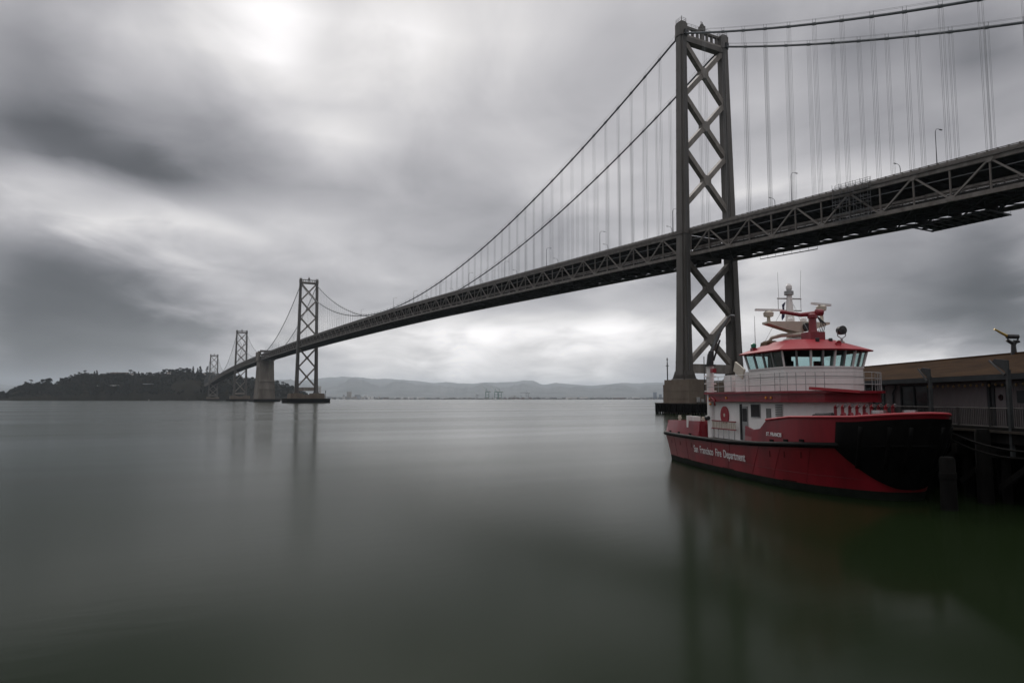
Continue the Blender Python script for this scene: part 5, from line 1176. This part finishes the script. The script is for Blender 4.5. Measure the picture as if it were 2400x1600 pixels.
def pier():
    ZD = 3.55
    t = pthing('pier', 'dark timber pier on piles at the right edge behind the fireboat', 'pier')
    for k, y in enumerate(np.arange(-38, -23.95, .42)):
        MB().bb(27, 60, y+.02, y+.40, ZD-.12, ZD).build('plank', PDECK, t)
    m = MB()
    for y in (-24.3, -27.5, -31, -34.5, -37.6): m.bb(27, 60, y-.2, y+.2, ZD-.85, ZD-.12)
    m.build('stringer', TIMB, t, kind='stuff')
    MB().bb(27, 60, -24.02, -23.86, ZD-.62, ZD+.14).build('edge_beam', TIMB, t)
    pile = MB().lathe([(.24, -2), (.23, 1.0), (.21, ZD-1.1)], (0, 0, 0), 10).mesh('pile', TIMB)
    capm = MB().box((0, 0, 0), (.45, 14.4, .5)).mesh('pile_cap', TIMB)
    for x in np.arange(28.2, 60, 2.9):
        inst('pile_cap', capm, t, Matrix.Translation((x, -31, ZD-1.1)))
        for y in (-24.4, -26.4, -28.6, -31, -33.5, -36, -37.8): inst('pile', pile, t, Matrix.Translation((x+random.uniform(-.2, .2), y+random.uniform(-.15, .15), 0)))
    for i, x in enumerate(np.arange(28.2, 57, 2.9)):
        m = MB(); m.beam((x, -24.1, 2.5), (x+2.9, -24.1, .7), .12, .28); m.build('brace', TIMB, t)
    m = MB()
    for x in np.arange(27, 60, .34): m.bb(x, x+.3, -38.6, -38.35, -1, ZD-.2)
    m.build('sheet_wall', TIMB, t, kind='stuff')
    # big fender piles in front of the pier by the bow
    for x, y in ((31.8, -20.15), (33.9, -23.3), (38.8, -23.35)):
        f = pthing('mooring_pile', {31.8: 'thick black mooring pile standing in the water under the bow', 33.9: 'black fender pile against the pier edge right of the bow', 38.8: 'black fender pile between bow and pier'}[x], 'pile', 'mooring piles', (x, y, 0))
        MB().lathe([(.36, -2), (.35, 0), (.33, 2.3 if x < 33 else 3.4), (.27, 2.42 if x < 33 else 3.6)], (x, y, 0), 14).build('shaft', TIMB, f, smooth='auto'); m = MB()
        m.lathe([(.36, 1.4), (.37, 1.45), (.37, 1.65), (.36, 1.7)], (x, y, 0), 14); m.build('band', TIMB, f)
    # shed -------------------------------------------------------------
    W = -25.5; EZ, RZ, RY = 6.28, 7.68, -29.0
    s = pthing('pier_shed', 'long grey shed with brown shingle roof on the pier', 'shed')
    m = MB(); m.bb(27, 59, -32.5, W-.06, ZD, EZ); m.build('wall_core', SIDING, s)
    op = [(29.2, 30.4), (36.55, 37.55), (41.7, 44.6), (46.6, 49.6)]        # door and dark windows leave gaps
    m = MB()
    for x in np.arange(27, 59, .2):
        if any(a-.05 < x+.1 < b+.05 for a, b in ((35.0, 36.0), (41.7, 44.6), (46.6, 49.6))): continue
        m.bb(x+.012, x+.188, W-.06, W, ZD+.02, EZ-.3)
    m.build('siding_boards', SIDING, s, kind='stuff')
    for a, b in ((41.7, 44.6), (46.6, 49.6)):
        w = MB().bb(a, b, W-.06, W-.01, ZD+.45, EZ-.4).build('window', WIN, s); OFF[w.name] = OFF[s.name]
        m = MB(); mid = (a+b)/2
        for x in (a, mid, b): m.bb(x-.06, x+.06, W-.06, W+.05, ZD+.4, EZ-.35)
        for z in (ZD+.4, EZ-.38): m.bb(a-.06, b+.06, W-.06, W+.045, z-.05, z+.05)
        m.build('window_frame', FASC, w)
        MB().bb(a, b, W-.06, W, ZD, ZD+.4).build('apron', SIDING, s)
    d = MB().bb(35.08, 35.92, W-.06, W+.01, ZD+.03, ZD+2.15).build('door', SIDING, s); OFF[d.name] = OFF[s.name]
    MB().lathe([(.001, -.03), (.16, -.03), (.16, .03), (.001, .03)], (35.5, W+.02, ZD+1.62), 18, axis='y').build('door_porthole', WIN, d)
    m = MB()
    for x in (35.0, 36.0): m.bb(x-.08, x+.08, W-.06, W+.07, ZD, ZD+2.3)
    m.bb(35.0, 36.0, W-.06, W+.07, ZD+2.17, ZD+2.3); m.build('door_frame', FASC, d)
    MB().bb(33.75, 34.35, W, W+.04, ZD+1.35, ZD+1.95).build('notice_board', FASC, s)
    for x in (36.3,): MB().bb(x-.09, x+.09, W, W+.12, ZD, EZ-.3).build('corner_post', FASC, s)
    MB().tube([(45.0, W+.1, EZ-.1), (45.05, W+.12, EZ-.5), (45.4, W+.1, EZ-.8), (45.4, W+.1, ZD)], .06, 8).build('downpipe', FASC, s)
    # roof in shingle courses
    rf = None; n = 20
    for k in range(n):
        u0, u1 = k/n, (k+1)/n; y0 = (W+.62) + (RY-W-.62)*u0; y1 = (W+.62) + (RY-W-.62)*u1; z0 = EZ + (RZ-EZ)*u0; z1 = EZ + (RZ-EZ)*u1
        m = MB(); m.add([(26.8, y0, z0), (59.3, y0, z0), (59.3, y1-.05, z1-.02), (26.8, y1-.05, z1-.02), (26.8, y0, z0+.028), (59.3, y0, z0+.028), (59.3, y1-.05, z1+.012), (26.8, y1-.05, z1+.012)], [(3, 2, 1, 0), (4, 5, 6, 7), (0, 1, 5, 4), (1, 2, 6, 5), (2, 3, 7, 6), (3, 0, 4, 7)]); m.build('shingle_course', ROOFM, s)
    m = MB(); m.add([(26.8, RY, RZ+.02), (59.3, RY, RZ+.02), (59.3, -33.2, EZ), (26.8, -33.2, EZ)], [(0, 1, 2, 3)]); m.build('rear_roof', ROOFM, s)
    MB().bb(26.8, 59.3, RY-.15, RY+.15, RZ-.02, RZ+.07).build('ridge_cap', ROOFM, s)
    for x in (27, 59): m = MB(); m.add([(x, W-.06, EZ), (x, -32.5, EZ), (x, RY, RZ-.1)], [(0, 1, 2)]); m.build('gable', SIDING, s)
    MB().bb(26.8, 59.3, W+.60, W+.72, EZ-.22, EZ+.06).build('gutter', FASC, s)
    MB().bb(26.8, 59.3, W-.02, W+.60, EZ-.24, EZ-.20).build('soffit', FASC, s)
    # light string under the eave
    l = pthing('light_string', 'string of small amber bulbs under the shed eave', 'light string', at_=(36, -25.1, EZ-.4))
    P = []
    for k in range(23):
        x = 30.5 + k*.48; P.append((x, -25.1, EZ-.36 - .04*(k % 2)))
        MB().lathe([(.02, 0), (.055, -.05), (.06, -.11), (.02, -.16)], (x, -25.1, P[-1][2]), 8).build('bulb', BULB, l)
    MB().tube(P, .012, 4).build('wire', DARKM, l)
    # railings: panels with balusters
    X = [29.6, 32.05, 34.5, 36.95, 39.4, 41.85, 44.3, 46.75]
    bal = MB().box((0, 0, 0), (.028, .028, .82)).mesh('baluster', RAILM)
    nm = ['right of the mooring post', 'below the notice board', 'below the shed door', 'left of the shed door', 'beside the long blank wall', 'below the nearer dark window', 'between the two dark windows']
    for k in range(len(X)-1):
        a, b = X[k]+.06, X[k+1]-.06; r = pthing('railing_panel', 'grey pier railing panel ' + nm[k], 'railing', 'pier railing panels', (a, -24.15, ZD))
        for z in (ZD+.16, ZD+1.08): m = MB(); m.tube([(a, -24.15, z), (b, -24.15, z)], .03, 6); m.build('rail', RAILM, r)
        for x in (a, b): MB().tube([(x, -24.15, ZD), (x, -24.15, ZD+1.08)], .035, 6).build('post', RAILM, r)
        for x in np.linspace(a+.12, b-.12, 16): inst('baluster', bal, r, Matrix.Translation((x, -24.15, ZD+.62)))
    # steel posts with gusset heads at the pier edge
    for x, h, lab, sg in ((38.9, 6.35, 'steel post with slanted bracket plate in front of the shed, nearer the boat', 1), (32.75, 6.5, 'steel post with wide bracket plate near the right frame edge', 1)):
        g = pthing('bracket_post', lab, 'post', 'bracket posts on the pier', (x, -24.0, ZD-.6))
        MB().bb(x-.08, x+.08, -24.0, -23.84, ZD-1.2, h).build('post', POSTM, g)
        w = .8 if x > 35 else 1.0
        m = MB(); V = [(x-.08, h-.2), (x+w, h+.42), (x+w-.2, h+.55), (x-.08, h+.45)]
        m.add([(p, -23.94, q) for p, q in V] + [(p, -23.86, q) for p, q in V], [(0, 1, 2, 3), (7, 6, 5, 4), (0, 4, 5, 1), (1, 5, 6, 2), (2, 6, 7, 3), (3, 7, 4, 0)]); m.build('bracket_plate', POSTM, g)
        MB().tube([(x, -23.75, h-.25), (x+w, -23.75, h+.48)], .05, 6).build('bracket_bar', DARKM, g)
    # old brass-tipped water monitor on the roof ridge
    g = pthing('roof_monitor', 'dark pipe fitting with brass nozzle pointing up left on the shed roof ridge', 'water monitor', at_=(39.0, -28.9, RZ))
    x0, y0 = 39.0, -28.9
    MB().tube([(x0, y0, RZ-.1), (x0, y0, RZ+.5), (x0-.05, y0-.1, RZ+.75)], [.16, .12, .12], 8).build('stand', DARKM, g)
    MB().tube([(x0, y0-.25, RZ+.95), (x0, y0-.3, RZ+.72), (x0, y0+.1, RZ+.62), (x0, y0+.35, RZ+.78), (x0, y0+.3, RZ+1.0)], .11, 8).build('pipe_body', DARKM, g)
    MB().tube([(x0, y0-.3, RZ+.98), (x0, y0+.35, RZ+1.0)], .13, 8).build('crosspipe', DARKM, g)
    MB().tube([(x0, y0+.25, RZ+.98), (x0, y0+.7, RZ+1.22), (x0, y0+1.05, RZ+1.42)], [.09, .07, .05], 8).build('nozzle', BRASS, g)
    # mooring lines from the bow into the frame edge
    for z0, sag, y1, lab in ((3.6, 1.1, -23.8, 'upper dark mooring line sagging from the bow to the pier edge'), (3.3, 1.5, -23.75, 'lower dark mooring line sagging from the bow to the pier edge')):
        a = Vector((34.9, -21.9, z0)); b = Vector((28.5, y1, 3.0)); P = [a.lerp(b, u) - Vector((0, 0, sag*4*u*(1-u)*.5)) for u in np.linspace(0, 1, 18)]
        o = pthing('mooring_line', lab, 'rope', 'mooring lines at the bow', tuple(a)); MB().tube(P, .05, 6).build('rope', TIMB, o, smooth=True)
pier()
